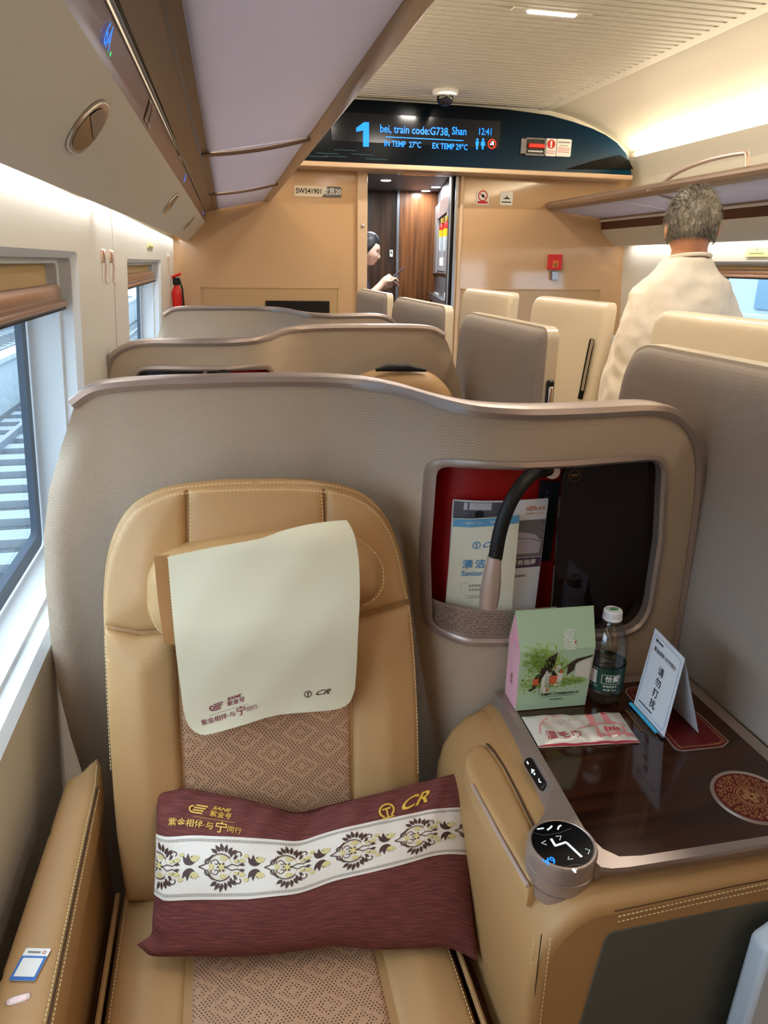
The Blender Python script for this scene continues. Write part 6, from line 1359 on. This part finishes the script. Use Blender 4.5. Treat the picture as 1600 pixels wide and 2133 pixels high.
def hair(par, name, m, c, s, R, zcut, strands, seed, ysel=.35, L=.028, r0=.0011):
    g = MB(); n, mm = 48, 30; rows = []
    def scalp(p, t, k=1.0):
        x, y, z = math.sin(t)*math.cos(p), math.sin(t)*math.sin(p), math.cos(t); return Vector((x*.076*k, y*.094*k, z*.112*k+.002))
    def tmax(p): # hairline: lower at the back, high at the forehead
        y = math.sin(p); return math.radians(58 if y > .6 else (58+(118-58)*min(1, (.6-y)/.5)))
    for j in range(mm+1):
        row = []
        for i in range(n):
            p = 2*math.pi*i/n; t = tmax(p)*j/mm; k = 1.075+.03*math.sin(p*7+t*9)*.3+.02*math.cos(t*13+p*3)*.4; k -= .055*(j/mm)**5
            row.append(c+R @ (scalp(p, t, k)*s))
        rows.append(row)
    g.loft(rows, caps=False); r = random.Random(seed)
    for _ in range(strands):
        p = r.uniform(0, 2*math.pi); t = tmax(p)*(r.random()**.6); q_ = scalp(p, t, 1.06); nr = q_.normalized()
        dn = Vector((0, 0, -1))-nr*(-nr.z); dn = dn.normalized() if dn.length > .1 else Vector((r.uniform(-1, 1), r.uniform(-1, 1), 0)).normalized()
        d = (nr*(.55 if t < .7 else .28)+dn*.9+Vector((r.uniform(-.4, .4), r.uniform(-.4, .4), r.uniform(-.1, .4)))).normalized()
        l = L*r.uniform(.5, 1.1)*(1 if t < 1.5 else .55); a = c+R @ (q_*s); b = c+R @ ((q_+d*l*.5+nr*.002)*s); e_ = c+R @ ((q_+d*l-nr*l*.16)*s)
        g.tube([a, b, e_], [r0, r0*.8, r0*.15], 3, False)
    return g.build(name, m, par, ang=80)
# ---- man in white seen from behind
MC = Vector((1.700, 2.55, 1.524)); MRt = Matrix.Rotation(math.radians(-26), 3, 'Z') @ Matrix.Rotation(math.radians(-10), 3, 'X')
man = thing('person', 'person with short grey hair in white sweatshirt, back turned, near the right window', 'person', (1.68, 2.6, 0))
b = MB(); head_mesh(b, MC, 1.11, MRt)
b.loft(rings_body([(1.695, 2.535, 1.34, .075, .07), (1.697, 2.54, 1.40, .062, .062), (1.70, 2.545, 1.45, .058, .060), (1.70, 2.55, 1.52, .058, .062)]))
b.loft(rings_body([(1.68, 2.58, .80, .15, .10), (1.68, 2.58, 1.1, .16, .10), (1.69, 2.56, 1.34, .13, .08)]))
for sx, foot in ((-.09, 2.56), (.09, 2.70)):
    b.tube([(1.68+sx, 2.58, .90), (1.68+sx, 2.60, .50), (1.68+sx, foot, .10)], [.085, .058, .042], 16); v, f = ell((1.68+sx, foot+.06, .05), .045, .12, .048); b.add(v, f)
def hand(mb, w_, d, up, s=1., curl=.5):
    d = d.normalized(); up = (up-d*up.dot(d)).normalized(); sd = d.cross(up); w_ = Vector(w_)
    mb.tube([w_-d*.02*s, w_+d*.03*s, w_+d*.085*s], [.024*s, .036*s, .034*s], 12)
    for i, L in enumerate((.068, .078, .072, .055)):
        o_ = w_+d*.08*s+sd*(.027-.018*i)*s; a = d.lerp(-up, curl*.5).normalized(); bb = d.lerp(-up, curl).normalized(); p1 = o_+a*L*.45*s; mb.tube([o_, p1, p1+bb*L*.35*s, p1+bb*L*.35*s+(bb-up*.6).normalized()*L*.22*s], [.009*s, .0085*s, .0078*s, .0065*s], 8)
    t0 = w_+d*.03*s+sd*.03*s; mb.tube([t0, t0+(sd+d*.7).normalized()*.035*s, t0+(sd*.6+d).normalized()*.062*s], [.011*s, .010*s, .008*s], 8)
hand(b, (1.60, 2.77, 1.00), Vector((.3, 1, -.1)), Vector((0, 0, 1))); hand(b, (1.99, 2.98, 1.17), Vector((0, 1, .05)), Vector((0, 0, 1)))
b.tube([(1.53, 2.60, 1.02), (1.60, 2.78, 1.00)], [.04, .028], 12); b.tube([(1.97, 2.70, 1.16), (1.99, 3.0, 1.17)], [.04, .028], 12)
remesh(b.build('body', SKIN, man), .0065, 3)
hair(man, 'hair', GREYHAIR, MC, 1.11, MRt, 0, 2800, 7, L=.024, r0=.0009)
s = MB()
s.loft(rings_body([(1.64, 2.58, .74, .205, .145), (1.645, 2.575, .85, .212, .155), (1.655, 2.57, 1.0, .210, .150), (1.675, 2.56, 1.13, .205, .140), (1.69, 2.55, 1.24, .200, .128), (1.693, 2.545, 1.30, .192, .112), (1.695, 2.54, 1.338, .168, .098), (1.697, 2.538, 1.375, .118, .082), (1.70, 2.54, 1.418, .074, .070)]))
s.tube([(1.60, 2.545, 1.295), (1.545, 2.54, 1.265), (1.507, 2.53, 1.13), (1.500, 2.53, 1.04), (1.545, 2.62, 1.0), (1.60, 2.76, .99)], [.05, .068, .064, .058, .050, .042], 18)
s.tube([(1.79, 2.545, 1.295), (1.850, 2.555, 1.265), (1.905, 2.57, 1.18), (1.955, 2.66, 1.15), (1.985, 2.85, 1.165), (1.99, 2.96, 1.17)], [.05, .070, .074, .064, .056, .044], 18)
sh = s.build('sweatshirt', SHIRT, man); remesh(sh, .008, 5)
tx = bpy.data.textures.new('folds', 'CLOUDS'); tx.noise_scale = .08; tx.noise_depth = 1
dm_ = sh.modifiers.new('folds', 'DISPLACE'); dm_.texture = tx; dm_.strength = .020; dm_.mid_level = .5
c_ = MB(); c_.tube([Vector((1.70+.073*math.cos(a), 2.54+.069*math.sin(a), 1.417-.012*math.sin(a))) for a in [2*math.pi*i/32 for i in range(33)]], .0075, 8, False); c_.build('collar', SHIRT, man)
t_ = MB(); t_.loft(rings_body([(1.68, 2.58, .70, .185, .13), (1.68, 2.58, .80, .19, .135), (1.68, 2.58, .92, .185, .13)]))
for sx, foot in ((-.09, 2.56), (.09, 2.70)): t_.tube([(1.68+sx, 2.58, .80), (1.68+sx, 2.60, .48), (1.68+sx, foot, .09)], [.10, .078, .065], 18)
remesh(t_.build('trousers', mat('grey_trousers', (120, 112, 104), .9), man), .010, 4)
for sx, foot in ((-.09, 2.56), (.09, 2.70)):
    v, f = ell((1.68+sx, foot+.06, .045), .05, .135, .055); MB().add([Vector((p.x, p.y, max(0.0, p.z))) for p in v], f).build('shoe', BLACK, man)
man.location.x -= .010; man.location.y -= .055
# ---- woman with phone, half hidden by the doorpost
WM = Vector((1.092, 5.60, 1.487)); WR = Matrix.Rotation(math.radians(-104), 3, 'Z') @ Matrix.Rotation(math.radians(-22), 3, 'X')
wo = thing('person', 'person in navy uniform looking down at a phone, half hidden by the left doorpost', 'person', (1.0, 5.6, 0))
b = MB(); head_mesh(b, WM, 1.0, WR, True); b.loft(rings_body([(1.02, 5.61, 1.28, .06, .055), (1.035, 5.61, 1.36, .047, .047), (1.06, 5.615, 1.44, .046, .048)]))
b.loft(rings_body([(.99, 5.60, .85, .11, .15), (.99, 5.60, 1.1, .10, .16), (1.0, 5.6, 1.30, .07, .14)]))
for sy in (-.08, .08): b.tube([(.98, 5.6+sy, .95), (.98, 5.6+sy, .5), (.96, 5.6+sy, .09)], [.085, .055, .036], 14); v, f = ell((1.0, 5.6+sy, .04), .11, .038, .04); b.add(v, f)
h1, h2 = Vector((1.175, 5.42, 1.245)), Vector((1.19, 5.53, 1.215))
b.tube([(1.02, 5.36, 1.06), (1.06, 5.38, 1.14), tuple(h1)], [.042, .035, .024], 14); b.tube([(1.04, 5.76, 1.05), (1.12, 5.62, 1.13), tuple(h2)], [.042, .034, .024], 14)
hand(b, h1, Vector((.75, .12, .45)), Vector((-.3, -.2, .9)), .95, .75); hand(b, h2, Vector((.8, -.2, .35)), Vector((-.3, .5, .8)), .95, .6)
remesh(b.build('body', SKINF, wo), .0055, 2)
for sd in (-1, 1):
    MB().tube([WM+WR @ Vector((x_*sd, y_, .0145-.002*abs(x_-.032)/.01)) for x_, y_ in ((.018, .0865), (.028, .0845), (.040, .078))], .0016, 6).build('eyelid', DARKHAIR, wo)
    MB().tube([WM+WR @ Vector((x_*sd, y_, .031)) for x_, y_ in ((.014, .095), (.028, .0925), (.044, .084))], .0022, 6).build('eyebrow', DARKHAIR, wo)
MB().tube([WM+WR @ Vector((x_, .1035-.3*abs(x_), -.058)) for x_ in (-.018, 0, .018)], [.002, .0042, .002], 8).build('lips', mat('lip_red', (176, 72, 72), .5), wo)
hair(wo, 'hair', DARKHAIR, WM, 1.0, WR, 0, 0, 9, L=.010, r0=.0012)
v, f = ell(WM+WR @ Vector((0, -.115, .02)), .042, .035, .042); MB().add(v, f).build('hair_bun', DARKHAIR, wo)
u_ = MB(); u_.loft(rings_body([(.985, 5.6, .55, .13, .19), (.985, 5.60, .85, .125, .18), (.99, 5.60, 1.05, .115, .175), (.995, 5.6, 1.2, .115, .19), (1.0, 5.6, 1.28, .09, .17), (1.015, 5.61, 1.345, .06, .075)]))
u_.tube([(1.0, 5.43, 1.27), (.99, 5.38, 1.18), (1.01, 5.35, 1.07)], [.055, .055, .05], 14); u_.tube([(1.0, 5.77, 1.27), (1.0, 5.80, 1.17), (1.04, 5.77, 1.05)], [.055, .055, .05], 14)
remesh(u_.build('uniform', NAVY, wo), .009, 3)
MB().tube([Vector((1.035+.05*math.cos(a), 5.61+.05*math.sin(a), 1.36)) for a in [2*math.pi*i/20 for i in range(21)]], .009, 8, False).build('scarf', mat('lilac_scarf', (150, 140, 210), .7), wo)
pm = (h1+h2)/2+Vector((.105, -.015, .075)); ph = thing('smartphone', 'dark phone held in the hands of the person in the doorway', 'phone', tuple(pm))
U_ = Vector((.75, .1, .55)).normalized(); W_v = Vector((.1, 1, -.2)); W_v = (W_v-U_*W_v.dot(U_)).normalized(); Nn = U_.cross(W_v)
MB().extrude([pm+U_*x+W_v*y for x, y in [(p.x, p.y) for p in rpoly([Vector((-.07, -.035)), Vector((.07, -.035)), Vector((.07, .035)), Vector((-.07, .035))], .01)]], Nn*.008).build('case', mat('phone_case', (90, 80, 96), .3), ph)
MB().extrude([pm-Nn*.0006*(1 if Nn.z > 0 else 1)+U_*x+W_v*y for x, y in ((-.064, -.031), (.064, -.031), (.064, .031), (-.064, .031))], Nn*.0005).build('screen', BLACK, ph)
